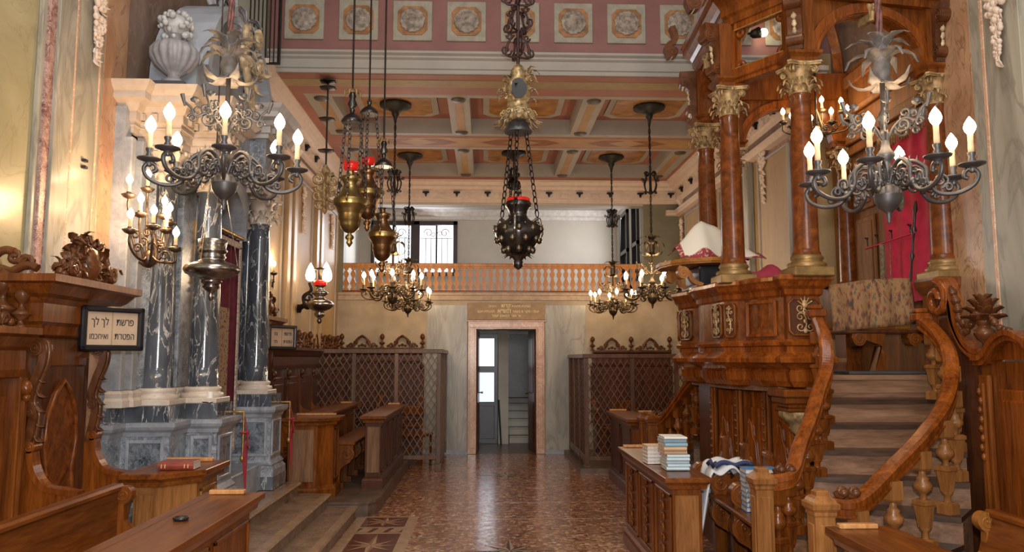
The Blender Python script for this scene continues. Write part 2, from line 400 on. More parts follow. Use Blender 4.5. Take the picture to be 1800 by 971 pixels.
# far walls
b = MB(); b.box(XL - .3, XL, YM, YB, 0, 4.9); wfl = struct(b.build('wall_left_far', OCHW))
b = MB(); b.box(XR, XR + .6, YM, YB, 0, 4.9); wfr = struct(b.build('wall_right_far', OCHW))
def panels(par, xs, face, spans):
    pl = MB(); fr = MB(); dk = MB()
    for y0, y1, z0, z1 in spans:
        x0, x1 = sorted((xs, xs + face * .035)); pl.box(x0, x1, y0, y1, z0, z1)
        r = .03
        for a0, a1, c0, c1 in ((y0 - r, y0, z0 - r, z1 + r), (y1, y1 + r, z0 - r, z1 + r), (y0, y1, z0 - r, z0), (y0, y1, z1, z1 + r)):
            x0, x1 = sorted((xs, xs + face * .055)); fr.box(x0, x1, a0, a1, c0, c1, .006)
        r2 = .09
        for a0, a1, c0, c1 in ((y0 - r2, y0 - r, z0 - r, z1 + r2), (y1 + r, y1 + r2, z0 - r, z1 + r2), (y0 - r, y1 + r, z1 + r, z1 + r2)):
            x0, x1 = sorted((xs, xs + face * .02)); dk.box(x0, x1, a0, a1, c0, c1)
    pl.build('wall_panel', OCHW, par); fr.build('panel_frame', STUCCOG, par); dk.build('panel_border', REDM, par)
panels(wfl, XL, 1, [(8.35, 9.45, 1.9, 3.95), (10.05, 11.1, 1.9, 3.95), (11.7, 12.9, 1.9, 3.95)])
panels(wfr, XR, -1, [(8.4, 9.3, 1.9, 3.95), (9.75, 10.9, 1.9, 3.95), (11.5, 12.8, 1.9, 3.95)])
b = MB()
for x0, x1 in ((XL, XL + .045), (XR - .045, XR)): b.box(x0, x1, YM, YB, 4.15, 4.30)
b.build('frieze', BROWNW, wfl)
for par, x0, x1 in ((wfl, XL, XL + .09), (wfr, XR - .09, XR)):
    b = MB()
    for y in (9.6, 9.9, 11.25, 11.55): b.box(min(x0, x1), max(x0, x1), y, y + .16, 1.6, 4.07, .01)
    b.build('pilaster_strip', plain('tan_marbled_strip', (.40, .27, .14), .4, var=.12, sc=3) if par is wfl else GREENM, par)

b = MB(); b.box(-3.2, 4.2, -5.2, -5, 0, 7.2); struct(b.build('wall_rear', PLAST))
b = MB(); b.box(-3.2, 4.2, -5.2, YM + .3, 7.2, 7.4); struct(b.build('ceiling_main', plain('main_ceiling_plaster', (.50, .42, .34), .6)))
# cornice of the low-ceilinged part, with hooks
prof = [(0, 4.27), (.05, 4.27), (.05, 4.33), (.08, 4.345), (.08, 4.47), (.13, 4.49), (.16, 4.53), (.21, 4.55), (.235, 4.60), (.28, 4.61), (.28, 4.66), (0, 4.66)]
b = MB(); b.mould([(-3.1, YM), (XL, YM), (XL, YB), (XR, YB), (XR, YM), (3.6, YM)], prof)
cor = struct(b.build('trim_1', STUCCO))
b = MB(); band = [(0, 4.06), (.08, 4.07), (.08, 4.1), (.11, 4.115), (.11, 4.15), (0, 4.16)]
b.mould([(XL, YM + .02), (XL, YB - .01), (XL + .09, YB - .01)], band); b.mould([(3.14, YB - .01), (XR, YB - .01), (XR, YM + .02)], band)
struct(b.build('trim_2', STUCCO))
den = MB(); hk = MB(); cb = MB()
def hookset(b_, h_, c_, p, d, side):
    """one hook with its stepped dentil; p on the wall face, d = outward"""
    t = Vector((-d[1], d[0], 0)); d = Vector((d[0], d[1], 0)); p = Vector((p[0], p[1], 0))
    def bx(bb, t0, t1, o0, o1, z0, z1):
        vs = [tuple(p + t * a + d * o + Vector((0, 0, z))) for a in (t0, t1) for o in (o0, o1) for z in (z0, z1)]
        bb.add(vs, [(0, 1, 3, 2), (4, 6, 7, 5), (0, 4, 5, 1), (2, 3, 7, 6), (0, 2, 6, 4), (1, 5, 7, 3)])
    bx(h_, -.055, .055, .08, .135, 4.425, 4.45); bx(h_, -.022, .022, .08, .12, 4.40, 4.43); bx(h_, -.012, .012, .08, .11, 4.37, 4.40)
    for s in (-1, 1):
        bx(b_, s * .16 - .035, s * .16 + .035, .06, .10, 4.38, 4.44); bx(b_, s * .235 - .03, s * .235 + .03, .06, .10, 4.345, 4.41)
for i in range(11): hookset(den, hk, cb, (XL + .42 + i * .53, YB), (0, -1), 0)
for i in range(8):
    hookset(den, hk, cb, (XL, 8.6 + i * .6), (1, 0), 0); hookset(den, hk, cb, (XR, 8.6 + i * .6), (-1, 0), 0)
den.build('dentil', STUCCO, cor); hk.build('hook', IRON, cor)
b = MB()
for x, d in ((XL, 1), (XR, -1)):
    for y in (9.65, 9.95, 11.3, 11.6, 12.95, 8.2):
        pr = [(x, 4.34), (x + d * .12, 4.34), (x + d * .13, 4.28), (x + d * .08, 4.20), (x + d * .05, 4.15), (x, 4.15)]
        b.prism(pr, y, y + .14, 'y')
b.build('corbel', STUCCO, cor)

# low coffered ceiling
BXS = [-1.92, -.32, 1.28, 2.88]; YR = [(8.93, 10.4), (11.2, 12.85)]
b = MB(); b.box(XL - .3, XR + .3, YM + .1, YB + .2, 4.84, 5.0); cei = struct(b.build('ceiling', PINKC))
b = MB(); b.box(XL, XR, YM + .01, 8.93, ZC, 4.84); b.box(XL, XR, 10.4, 11.2, ZC, 4.84); b.box(XL, XR, 12.85, YB, ZC, 4.84)
for y0, y1 in YR:
    for x in BXS: b.box(x - .13, x + .13, y0, y1, ZC, 4.84)
    b.box(XL, BXS[0] - .13, y0, y1, ZC, 4.84); b.box(BXS[-1] + .13, XR, y0, y1, ZC, 4.84)
b.build('beam', STUCCOG, cei)
e = .004
b = MB()      # salmon field under the beams
b.box(XL, XR, YM + .06, 8.82, ZC - e, ZC); b.box(XL, XR, 12.93, YB, ZC - e, ZC)
b.box(XL, -2.1, 8.82, 12.93, ZC - e, ZC); b.box(3.05, XR, 8.82, 12.93, ZC - e, ZC); b.box(-2.1, 3.05, 10.52, 11.08, ZC - e, ZC)
b.build('salmon_field', PINKC, cei)
b = MB(); b.box(-2.25, 3.25, 8.34, 8.56, ZC - 2 * e, ZC - e); b.build('olive_strip', OCHREG, cei)
b = MB(); b.box(-1.95, 2.95, 10.58, 11.02, ZC - 2 * e, ZC - e)
for y0, y1 in YR:
    for x in BXS: b.box(x - .05, x + .05, y0 + .12, y1 - .12, ZC - e, ZC)
b.build('ochre_strip', OCHRE, cei)
b = MB()
for x in (-.95, .5, 2.0):
    for s in (-1, 1): b.add([(x + s * .9 * k, 10.8 + q, ZC - 2.6 * e) for k, q in ((.05, .15), (.38, .15), (.62, 0), (.38, -.15), (.05, -.15), (.3, 0))], [(0, 1, 2, 5), (5, 2, 3, 4)])
b.build('painted_knot', plain('painted_knot_rust', (.27, .10, .035), .6), cei)
for i in range(3):
    x0, x1 = BXS[i] + .13, BXS[i + 1] - .13
    for y0, y1 in YR:
        for nm, mt, ins, ch, z in (('coffer_frame', STUCCOG, .16, .12, 4.815), ('coffer_panel', OCHRED, .24, .12, 4.805)):
            a0, a1, c0, c1 = x0 + ins, x1 - ins, y0 + ins, y1 - ins
            poly = [(a0 + ch, c0), (a1 - ch, c0), (a1, c0 + ch), (a1, c1 - ch), (a1 - ch, c1), (a0 + ch, c1), (a0, c1 - ch), (a0, c0 + ch)]
            MB().prism(poly, z, 4.84, 'z').build(nm, mt, cei)
b = MB()
for x in BXS:
    for y in (8.99, 10.33, 11.27, 12.78): b.lathe([(.001, -.02), (.075, -.018), (.09, 0)], 20, (x, y, ZC - .002))
b.build('painted_medallion', plain('slate_medallion', (.10, .08, .065), .5, var=.3), cei)

# beam and frieze over the opening between the two parts of the hall
b = MB(); b.box(-3.1, 3.8, YM + .02, YM + .3, ZC + .04, 7.2); brr = struct(b.build('wall_upper', PINKP))
b = MB(); b.mould([(-2.35, YM + .02), (3.6, YM + .02)], [(0, ZC - .01), (.02, ZC - .01), (.02, 4.66), (.035, 4.67), (.035, 4.76), (.06, 4.78), (.06, 4.80), (.09, 4.82), (.09, 4.845), (0, 4.85)]); b.build('beam_moulding', STUCCOG, brr)
rg = MB(); ro = MB(); rr = MB()
for k in range(10):
    x = -1.94 + .577 * k
    rg.box(x - .21, x + .21, YM, YM + .02, 4.985, 5.43, .006)
    o_, q = .16, .06; cz = 5.205
    ro.prism([(x - o_ + q, cz - o_), (x + o_ - q, cz - o_), (x + o_, cz - o_ + q), (x + o_, cz + o_ - q), (x + o_ - q, cz + o_), (x - o_ + q, cz + o_), (x - o_, cz + o_ - q), (x - o_, cz - o_ + q)], YM - .008, YM, 'y')
    rr.at((x, YM - .008, cz), rx=PI / 2); rr.lathe([(.135, 0), (.135, .012), (.125, .02), (.10, .014), (.095, .03), (.07, .02), (.06, .035), (.035, .025), (.025, .04), (.001, .045)], 32, lobes=16, la=.08)
rg.build('rosette_panel', plain('pale_rosette_ground', (.34, .31, .245), .6), brr); ro.build('rosette_ground', plain('rosette_ochre', (.34, .16, .055), .6, var=.3), brr)
rr.build('rosette', plain('rosette_plaster', (.34, .28, .23), .6, var=.4, sc=20), brr)
# main hall upper wall pieces
b = MB(); b.box(-2.76, -2.3, 7.95, 8.1, 4.66, 7.2); b.box(3.2, 3.5, 7.9, 8.1, 4.66, 7.2); struct(b.build('trim_3', GREYG))

# back wall with door opening and gallery
DX0, DX1, DZ = -.16, .89, 2.10
b = MB(); b.box(XL - .2, DX0, YB, YB + .2, 0, 2.70); b.box(DX1, XR + .2, YB, YB + .2, 0, 2.70); b.box(DX0, DX1, YB, YB + .2, DZ, 2.70)
bw = struct(b.build('wall_back', BACKW))
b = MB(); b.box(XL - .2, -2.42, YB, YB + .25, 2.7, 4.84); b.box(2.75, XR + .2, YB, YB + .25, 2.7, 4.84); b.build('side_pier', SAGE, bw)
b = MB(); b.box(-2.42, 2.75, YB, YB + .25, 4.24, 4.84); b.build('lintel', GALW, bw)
b = MB(); b.box(XL, XR, YB - .03, YB, 2.58, 2.67, .01); b.box(XL, XR, YB - .045, YB, 2.66, 2.72, .012); b.build('string_course', plain('pale_tan_moulding', (.48, .35, .24), .5), bw)
b = MB()
for x0, x1 in ((-.98, -.30), (1.03, 1.72)): b.box(x0, x1, YB - .02, YB, .06, 2.50)
b.build('marble_panel', GREENM, bw)
b = MB(); b.box(XL, -.28, YB - .025, YB, 0, .07); b.box(1.02, XR, YB - .025, YB, 0, .07); b.build('skirting', GREYL, bw)
b = MB()
for x0, x1 in ((-.285, DX0 + .02), (DX1 - .02, 1.015)):
    b.box(x0, x1, YB - .05, YB + .06, 0, 2.10, .008); b.box(x0 + .03, x1 - .03, YB - .062, YB - .05, 0.1, 2.11, .005)
b.box(-.285, 1.015, YB - .05, YB + .06, 2.09, 2.225, .008); b.box(-.26, .99, YB - .062, YB - .05, 2.12, 2.19, .005); b.box(-.31, 1.04, YB - .07, YB, 2.215, 2.24, .006)
dfr = struct(b.build('trim_4', PINKM))
b = MB(); b.box(-.30, 1.03, YB - .02, YB, 2.25, 2.54, .004); plq = b.build('inscribed_panel', plain('brown_inscription_ground', (.36, .235, .12), .5), bw)
TXT = {}
def text(s, loc, size, mat, rot, parent=None, name='lettering', sx=1.0):
    """Hebrew lettering; s is given in reading order and laid out from the right"""
    cu = bpy.data.curves.new(name, 'FONT'); cu.body = s[::-1]; cu.size = size; cu.align_x = 'CENTER'; cu.extrude = size * .02
    o = bpy.data.objects.new(name, cu); C.objects.link(o); bpy.context.view_layer.update()
    me = bpy.data.meshes.new_from_object(o.evaluated_get(bpy.context.evaluated_depsgraph_get())); bpy.data.objects.remove(o)
    m = bpy.data.objects.new(name, me); C.objects.link(m); me.materials.clear(); me.materials.append(mat)
    m.location = loc; m.rotation_euler = rot; m.scale = (sx, 1, 1); m.parent = parent; return m
GTX = plain('gold_lettering', (.85, .62, .30), .4, .3)
F0 = (PI / 2, 0, 0)
for s, z, sz, x in (('נשלמת מלאכת', 2.465, .052, .62), ('קרש', 2.465, .085, .36), ('הפרוכ', 2.465, .052, .13), ('ועמדו מקודם בשנת', 2.375, .058, .70), ('תש״א', 2.37, .10, .33), ('לפעולת חכם', 2.375, .055, .02), ('אדמונד המאנץ יאמיד', 2.30, .060, .36)):
    text(s, (x, YB - .024, z), sz, GTX, F0, bw)

# gallery behind the balustrade
YG = 16.2
b = MB(); b.box(-2.9, 3.0, YB + .2, YG + .2, 2.55, 2.70); g = struct(b.build('floor_gallery', W_DARK))
WX0, WX1, WZ0, WZ1 = -2.36, -.575, 3.30, 4.44
b = MB(); b.box(-2.9, WX0, YG, YG + .2, 2.7, 4.9); b.box(WX1, 3.0, YG, YG + .2, 2.7, 4.9); b.box(WX0, WX1, YG, YG + .2, 2.7, WZ0); b.box(WX0, WX1, YG, YG + .2, WZ1, 4.9)
b.box(-2.9, -2.6, YB + .25, YG, 2.7, 4.9)
for y0, y1 in ((YB + .25, 13.75), (14.3, 14.75), (15.55, YG)): b.box(2.75, 3.0, y0, y1, 2.7, 4.9)
b.box(2.75, 3.0, YB + .25, YG, 4.45, 4.9); b.box(2.75, 3.0, YB + .25, YG, 2.7, 3.0)
struct(b.build('wall_gallery', GALW))
b = MB(); b.box(-2.9, 3.0, YB + .2, YG + .2, 4.66, 4.84); struct(b.build('ceiling_gallery', plain('grey_gallery_ceiling', (.36, .33, .31), .6)))
b = MB(); b.mould([(-2.6, YB + .3), (-2.6, YG), (2.75, YG), (2.75, YB + .3)], [(0, 4.47), (.03, 4.47), (.04, 4.53), (.09, 4.56), (.12, 4.62), (.16, 4.66), (0, 4.66)]); struct(b.build('trim_5', plain('grey_white_moulding', (.56, .52, .47), .6)))
# gallery window
wn = struct(bpy.data.objects.new('window_1', None)); C.objects.link(wn)
SKY = emit('daylight_window_glass', (.86, .90, 1.0), 1.35)
def skyg():
    nt = SKY.node_tree; bb = nt.nodes['Principled BSDF']; v = coords(nt, (1, 1, 1)); n = noise(nt, v, 1.6, 3)
    c = ramp(nt, n, [(.38, (1, .68, .72)), (.5, (.95, .93, 1)), (.64, (.62, .84, .86))]); nt.links.new(c, bb.inputs['Emission Color'])
skyg()
WF = plain('dark_window_frame', (.032, .014, .014), .4)
b = MB()
for x0, x1 in ((WX0, WX0 + .07), (WX1 - .09, WX1), (-1.54, -1.36)): b.box(x0, x1, YG - .04, YG + .06, WZ0, WZ1, .008)
b.box(WX0, WX1, YG - .04, YG + .06, WZ1 - .085, WZ1, .008); b.box(WX0, WX1, YG - .04, YG + .06, WZ0, WZ0 + .07, .008)
b.build('window_frame', WF, wn)
b = MB(); b.box(WX0 + .06, WX1 - .08, YG + .09, YG + .1, WZ0 + .05, WZ1 - .08); b.build('window_pane', SKY, wn)
b = MB()
for x0, x1 in ((WX0 + .08, -1.55), (-1.35, WX1 - .1)):
    xm = (x0 + x1) / 2; b.box(xm - .016, xm + .016, YG + .03, YG + .05, WZ0, WZ1 - .08)
    n = 6
    for i in range(1, n): x = x0 + (x1 - x0) * i / n; b.tube([(x, YG + .05, WZ0 + .25), (x, YG + .05, WZ1 - .35)], .006, 4)
    for z in (WZ0 + .25, WZ1 - .35): b.tube([(x0, YG + .05, z), (x1, YG + .05, z)], .006, 4)
    for s in (-1, 1):
        for zc, zs in ((WZ1 - .24, 1), (WZ0 + .16, -1)):
            b.tube(spiral((xm + s * .17, YG + .05, zc), .10, .02, PI / 2 - s * PI / 2, s * zs * 1.2, 14), .006, 4)
            b.tube(spiral((xm + s * .07, YG + .05, zc - zs * .02), .06, .015, PI, -s * zs * 1.1, 12), .005, 4)
b.build('window_grille', IRON, wn)
# side windows of the gallery
for i, (y0, y1) in enumerate(((13.75, 14.3), (14.75, 15.55))):
    ws = struct(bpy.data.objects.new('window_%d' % (i + 2), None)); C.objects.link(ws); b = MB()
    for a, c in ((y0, y0 + .07), (y1 - .07, y1)): b.box(2.70, 2.80, a, c, 3.0, 4.45, .006)
    for z in (3.0, 3.62, 4.37): b.box(2.70, 2.80, y0, y1, z, z + .08, .006)
    b.build('window_frame', BLACK, ws)
    MB().box(2.83, 2.84, y0, y1, 3.0, 4.45).build('window_pane', plain('grey_side_glass', (.42, .43, .43), .15), ws)

area('gallery_window_daylight', (-1.45, YG - .12, 3.9), (-.6, 13, 3.7), 1.6, 1.0, 60, (.90, .94, 1.0))
area('gallery_side_daylight', (2.66, 14.9, 3.8), (-1, 15.2, 3.9), 1.2, 1.2, 45, (.95, .96, 1.0))
# corridor behind the doorway
b = MB(); b.box(-1.4, 2.4, YB, 17, -.1, 0); struct(b.build('floor_corridor', plain('grey_corridor_floor', (.17, .12, .09), .3)))
CORW = plain('cream_corridor_wall', (.50, .46, .39), .5, var=.1, sc=2)
for bx in ((-1.4, 2.4, 16.6, 16.8, 0, 2.5), (-1.5, -1.4, YB + .2, 16.8, 0, 2.5), (2.4, 2.5, YB + .2, 16.8, 0, 2.5), (-1.4, -.17, 15.05, 15.15, 0, 2.5), (-.17, .26, 15.05, 15.15, 2.07, 2.5), (.26, .45, 14.95, 15.12, 0, 2.5)):
    struct(MB().box(*bx).build('wall_corridor', CORW))
struct(MB().box(-1.5, 2.5, YB + .2, 16.8, 2.5, 2.54).build('ceiling_corridor', CORW)); struct(MB().box(.24, .47, 14.93, 15.14, 1.98, 2.06).build('trim_6', CORW))
dr = struct(bpy.data.objects.new('door_1', None)); C.objects.link(dr); dr.location = (-.13, 15.0, 0)
b = MB()
for x0, x1 in ((-.02, .03), (.31, .38)): b.box(x0, x1, -.03, .03, 0, 2.06, .005)
for z0, z1 in ((0, .10), (.70, .78), (1.33, 1.45), (1.97, 2.06)): b.box(.02, .32, -.03, .03, z0, z1, .005)
b.box(.02, .32, -.012, .012, .09, .71); b.build('door_frame', BLACK, dr)
b = MB(); b.box(.03, .31, -.005, .005, .78, 1.33); b.build('frosted_pane', emit('frosted_daylight_glass', (.80, .86, 1.0), .9), dr)
b = MB(); b.box(.03, .31, -.005, .005, 1.45, 1.97); b.build('clear_pane', emit('bright_daylight_glass', (.92, .95, 1.0), 2.2), dr)
# staircase in the corridor
st = thing('stone_staircase', 'pale stone steps going up behind the open doorway', 'staircase', (.62, 15.1, 0))
for k in range(7):
    b = MB(); b.box(-.15, .6, k * .28, k * .28 + .3, 0, .135 * (k + 1) - .02); b.box(-.15, .6, k * .28 - .02, k * .28 + .3, .135 * (k + 1) - .03, .135 * (k + 1), .006); b.build('step', CORW, st)
b = MB(); b.box(.0, .04, -.01, .02, 0, 0)
tag(MB().box(.44, 1.35, 15.0, 15.03, .86, 2.05, .005).build('dark_board', plain('slate_board', (.045, .05, .058), .35, var=.35, sc=5)), 'dark slate coloured board hanging above the pale stone steps', 'board')
t = MB(); t.tube([(.31, 14.86, 0), (.265, 14.92, .82)], .018, 6); tag(t.build('leaning_pole', IRON), 'dark iron pole leaning on the pale pier inside the doorway', 'pole')
# the pair of door leaves, opened inwards
for nm, x, rz, hx, lab in (('door_2', DX1 - .02, PI / 2 + .16, -1, ''), ('door_3', DX0 + .02, PI / 2 - .06, 1, '')):
    d = struct(bpy.data.objects.new(nm, None)); C.objects.link(d); d.location = (x, YB + .1, 0); d.rotation_euler = (0, 0, rz)
    b = MB(); b.box(0, .5, -.02, .02, .01, 2.07, .005)
    for z0, z1 in ((.15, .85), (1.0, 1.95)): b.box(.08, .42, -.028, .028, z0, z1, .008)
    b.build('door_leaf', W_DARK, d)
    h = MB(); h.tube([(.42, -.07, 1.0), (.42, .07, 1.0)], .012, 6); h.ball((.42, -.07, 1.0), .02, 8); h.ball((.42, .07, 1.0), .02, 8); h.build('door_handle', BRASS, d)

# gallery balustrade
bal = thing('gallery_balustrade', 'long orange wood balustrade along the upper gallery', 'balustrade', (.17, YB + .03, 2.70))
x0, x1 = -2.60, 2.58
b = MB(); b.box(x0, x1, -.045, .045, .46, .52, .01); b.box(x0, x1, -.035, .035, .44, .465); b.build('handrail', W_ORANGE, bal)
b = MB(); b.box(x0, x1, -.045, .045, 0, .05, .01); b.build('bottom_rail', W_MIDX, bal)
b = MB()       # flat sawn baluster with its outline
hw = [(.045, .05), (.045, .08), (.02, .10), (.034, .135), (.05, .16), (.05, .18), (.034, .215), (.022, .25), (.018, .275), (.03, .29), (.044, .325), (.044, .35), (.028, .375), (.02, .395), (.036, .42), (.045, .445)]
b.prism([(w_, z) for w_, z in hw] + [(-w_, z) for w_, z in reversed(hw)], -.014, .014, 'y')
me0 = None
N = 44
for i in range(N):
    x = x0 + .06 + (x1 - x0 - .12) * i / (N - 1)
    if i == 0: o0 = b.build('baluster', W_ORANGE, bal, (x, 0, 0))
    else:
        o = o0.copy(); C.objects.link(o); o.location = (x, 0, 0)

# steps in front of the ark and the pew platform
NOSE = marble('worn_stone_nosing', (.20, .115, .065), (.34, .21, .125), (.42, .30, .2), 9, .02, .32, coat=.1)
st = thing('ark_steps', 'three long brown stone steps rising to the marble ark', 'steps', (0, 0, 0))
for k, (xe, z) in enumerate(((-1.29, .13), (-1.56, .25), (-1.86, .365))):
    b = MB(); b.box(-2.74, xe, 4.9, 8.08, 0 if k == 0 else z - .12, z - .03)
    n_ = MB(); n_.mould([(xe, 4.9), (xe, 8.08), (-2.74, 8.08)][::1], [(-.05, z - .03), (.02, z - .03), (.03, z - .015), (.02, z), (-.05, z)])
    b.box(-2.74, xe - .051, 4.9, 8.045, z - .03, z)
    n_.build('nosing', NOSE, st); b.build('step', STEPST, st)
b = MB()
poly = [(-2.49, 8.16), (-1.32, 8.16), (-1.18, 8.21), (-1.12, 8.32), (-1.10, 8.48), (-1.10, YB - .03), (-2.49, YB - .03)]
b.prism(poly, 0, .13, 'z'); b.prism([(x + (.015 if x > -2 else 0), y - (.015 if y < 9 else 0)) for x, y in poly], .13, .155, 'z')
tag(b.build('pew_platform', DARKST), 'dark stone platform with a rounded corner under the left rear pews', 'platform')
b = MB(); b.prism([(1.34, 11.1), (XR - .01, 11.1), (XR - .01, YB - .03), (1.34, YB - .03)], 0, .07, 'z'); tag(b.build('low_platform', DARKST), 'low dark platform under the right lattice screen', 'platform')
# ---------------------------------------------------------------- carved ornament
def finial(b, x, y, z, s=1.0):
    """turned vase finial with a budded top, about 0.25 high"""
    P = [(.001, 0), (.035, 0), (.035, .012), (.018, .02), (.013, .045), (.045, .07), (.052, .08), (.03, .095), (.015, .11), (.013, .135), (.028, .15), (.038, .175), (.036, .20), (.022, .225), (.001, .24)]
    b.lathe([(r * s, q * s) for r, q in P], 14, (x, y, z), lobes=6, la=.25, lz=(.145 * s, .23 * s))
def crest(b, x, y, z, w=.5, h=.19, ax='x'):
    """open scrolled crest standing on a cornice: double arch, shell top, side volutes"""
    def P(u, q): return (x + u, y, z + q) if ax == 'x' else (x, y + u, z + q)
    an = 'y' if ax == 'x' else 'x'
    a = bez([P(-w * .26, .02), P(-w * .20, h * .45), P(-w * .12, h * .72), P(0, h * .86), P(w * .12, h * .72), P(w * .20, h * .45), P(w * .26, .02)], 5)
    b.tube(a, .021, 6)
    b.ball(P(0, h * .88), .035, 8, .7); b.ball(P(-w * .07, h * .80), .024, 8, .8); b.ball(P(w * .07, h * .80), .024, 8, .8)
    for s in (-1, 1):
        c = P(s * w * .21, h * .42); b.tube(spiral(c, .045, .012, PI / 2, s * 1.2, 12, an), .011, 5)
        a = bez([P(s * w * .26, .015), P(s * w * .34, .07), P(s * w * .42, .045), P(s * w * .5, .02)], 5); b.tube(a, [.022 - .001 * i for i in range(len(a))], 6)
        b.tube(spiral(P(s * w * .36, .045), .035, .01, 0, s * 1.3, 12, an), .012, 5); b.ball(P(s * w * .46, .03), .022, 8)
    b.ball(P(0, h * .22), .032, 8, .8); b.ball(P(-.05, h * .15), .022, 8); b.ball(P(.05, h * .15), .022, 8)
def volute(b, c, r, th, axis='y', hand=1, a0=PI / 2, turns=1.6):
    """a rolled wooden scroll: disc with a raised spiral on both faces"""
    n = 24; k = 'yxz'.index(axis)
    ring = lambda rr, d: [(c[0] + (rr * math.cos(a) if axis != 'x' else d), c[1] + (d if axis == 'y' else rr * (math.cos(a) if axis == 'x' else math.sin(a))), c[2] + (rr * math.sin(a) if axis != 'z' else d)) for a in [2 * PI * i / n for i in range(n)]]
    vs = ring(r, -th / 2) + ring(r, th / 2)
    b.add(vs, [(i, (i + 1) % n, n + (i + 1) % n, n + i) for i in range(n)], True); b.add(vs[:n], [tuple(range(n))]); b.add(vs[n:], [tuple(range(n))])
    for d in (-th / 2, th / 2):
        cc = (c[0] + (d if axis == 'x' else 0), c[1] + (d if axis == 'y' else 0), c[2])
        b.tube(spiral(cc, r * .88, r * .12, a0, hand * turns, 26, axis), r * .09, 5); b.ball(cc, r * .17, 8)

# ---------------------------------------------------------------- lattice screens
def lattice(b, x0, x1, z0, z1, dx=.098, dz=.158, w_=.012):
    m = dz / dx; H = z1 - z0; L = math.hypot(1, m)
    for sgn, yy in ((1, -.005), (-1, .005)):
        k = 0; c = x0 - H / m - dx
        while c < x1 + H / m + dx:
            # line x = c + sgn*(z-z0)/m
            ts = []
            za, zb = z0, z1
            if sgn > 0: za = max(za, z0 + (x0 - c) * m); zb = min(zb, z0 + (x1 - c) * m)
            else: za = max(za, z0 + (c - x1) * m); zb = min(zb, z0 + (c - x0) * m)
            if zb - za > .01:
                pa = (c + sgn * (za - z0) / m, yy, za); pb = (c + sgn * (zb - z0) / m, yy, zb)
                b.ribbon([pa, pb], .008, w_, (0, 1, 0))
            c += dx
def screen(name, label, loc, posts, h, side=None, foot=0.1, mat=W_DARK):
    t = thing(name, label, 'screen', loc)
    for i, x in enumerate(posts):
        b = MB(); b.box(x - .028, x + .028, -.03, .03, foot, h, .004); b.box(x - .045, x + .045, -.05, .05, foot - .1, foot + .0, .006); b.build('post', mat, t)
    b = MB(); b.box(posts[0] - .03, posts[-1] + .06, -.045, .045, h, h + .06, .006); b.build('rail', mat, t); b = MB(); b.box(posts[0], posts[-1] + .02, -.02, .02, foot + .06, foot + .12, .004)
    b.build('rail', mat, t)
    for a, c in zip(posts[:-1], posts[1:]):
        b = MB(); lattice(b, a + .028, c - .028, foot + .12, h); b.build('lattice_panel', mat, t)
    if side:
        x, y1 = side
        b = MB(); n = 3
        b.box(x - .045, x + .045, 0, y1, h, h + .06, .006); b.box(x - .02, x + .02, 0, y1, foot + .02, foot + .12, .004)
        for i in range(1, n + 1): yy = y1 * i / n; b.box(x - .025, x + .025, yy - .028, yy + .028, 0.04, h, .004)
        b.build('return_frame', mat, t)
        for i in range(n):
            b = MB(); b.M = Matrix.Translation((x, 0, 0)) @ Matrix.Rotation(PI / 2, 4, 'Z'); lattice(b, y1 * i / n + .03, y1 * (i + 1) / n - .03, foot + .12, h); b.build('lattice_panel', mat, t)
    return t
screen('lattice_screen', 'left diamond lattice screen closing off the rear stalls, greyish light on its posts', (-.66, 11.45, 0), [-1.78, -1.22, -.61, 0], 1.67, (0, 1.9), .1, W_LATT)
screen('lattice_screen', 'right diamond lattice screen partly behind the carved wooden pulpit', (1.45, 11.25, 0), [0, .66, 1.30, 1.86], 1.60, (0, 2.1), .1, W_LATR)

# ---------------------------------------------------------------- runs of stalls
def stall_run(name, label, loc, rz, n, bw=.68, zt=1.70, finials=True, mat=W_DARK, arms=True):
    """local x along the wall, local -y into the room"""
    t = thing(name, label, 'choir stall', loc, rz); L = n * bw
    b = MB(); b.box(0, L, -.06, 0, .05, zt - .12); b.build('back_board', mat, t)
    b = MB(); b.mould([(L, -.06), (0, -.06)][::-1], [(0, zt - .26), (.03, zt - .26), (.04, zt - .22), (.04, zt - .12), (.06, zt - .10), (.09, zt - .05), (.12, zt - .035), (.12, zt), (-.06, zt), (-.06, zt - .26)]); b.build('cornice', mat, t)
    for i in range(n + 1):
        x = i * bw; b = MB()
        b.box(x - .035, x + .035, -.10, -.05, .45, zt - .26, .006); b.box(x - .015, x + .015, -.115, -.09, .55, zt - .38, .005)
        b.ball((x, -.11, zt - .32), .035, 8, 1.3); b.ball((x, -.115, zt - .37), .022, 8, 1.2); b.build('pilaster', mat, t)
    for i in range(n):
        x = (i + .5) * bw; b = MB(); q = bw / 2 - .09
        b.box(x - q, x + q, -.075, -.05, .62, zt - .36, .01); b.box(x - q + .05, x + q - .05, -.085, -.07, .70, zt - .44, .008); b.build('panel', mat, t)
    b = MB(); b.box(0, L, -.48, -.06, .42, .46, .01); b.box(0, L, -.44, -.06, 0, .42); b.build('seat', mat, t)
    if arms:
        for i in range(n + 1):
            x = i * bw; b = MB(); b.prism([(-.06, .95), (-.13, .80), (-.30, .74), (-.44, .72), (-.47, .68), (-.44, .63), (-.38, .60), (-.34, .46), (-.06, .46)], x - .025, x + .025, 'x')
            volute(b, (x, -.43, .68), .045, .06, 'x', 1); b.build('arm', W_MID, t)
    if finials:
        for i in range(n + 1): b = MB(); finial(b, i * bw, -.06, zt); b.build('finial', W_CARVE, t)
        for i in range(n): b = MB(); crest(b, (i + .5) * bw, -.06, zt, bw * .78, .22); b.build('crest', W_CARVE, t)
    return t
stall_run('choir_stall', 'dark stalls with scrolled crests on the back wall, left of the doorway', (-2.40, YB - .02, .155), 0, 2, .675, 1.62)
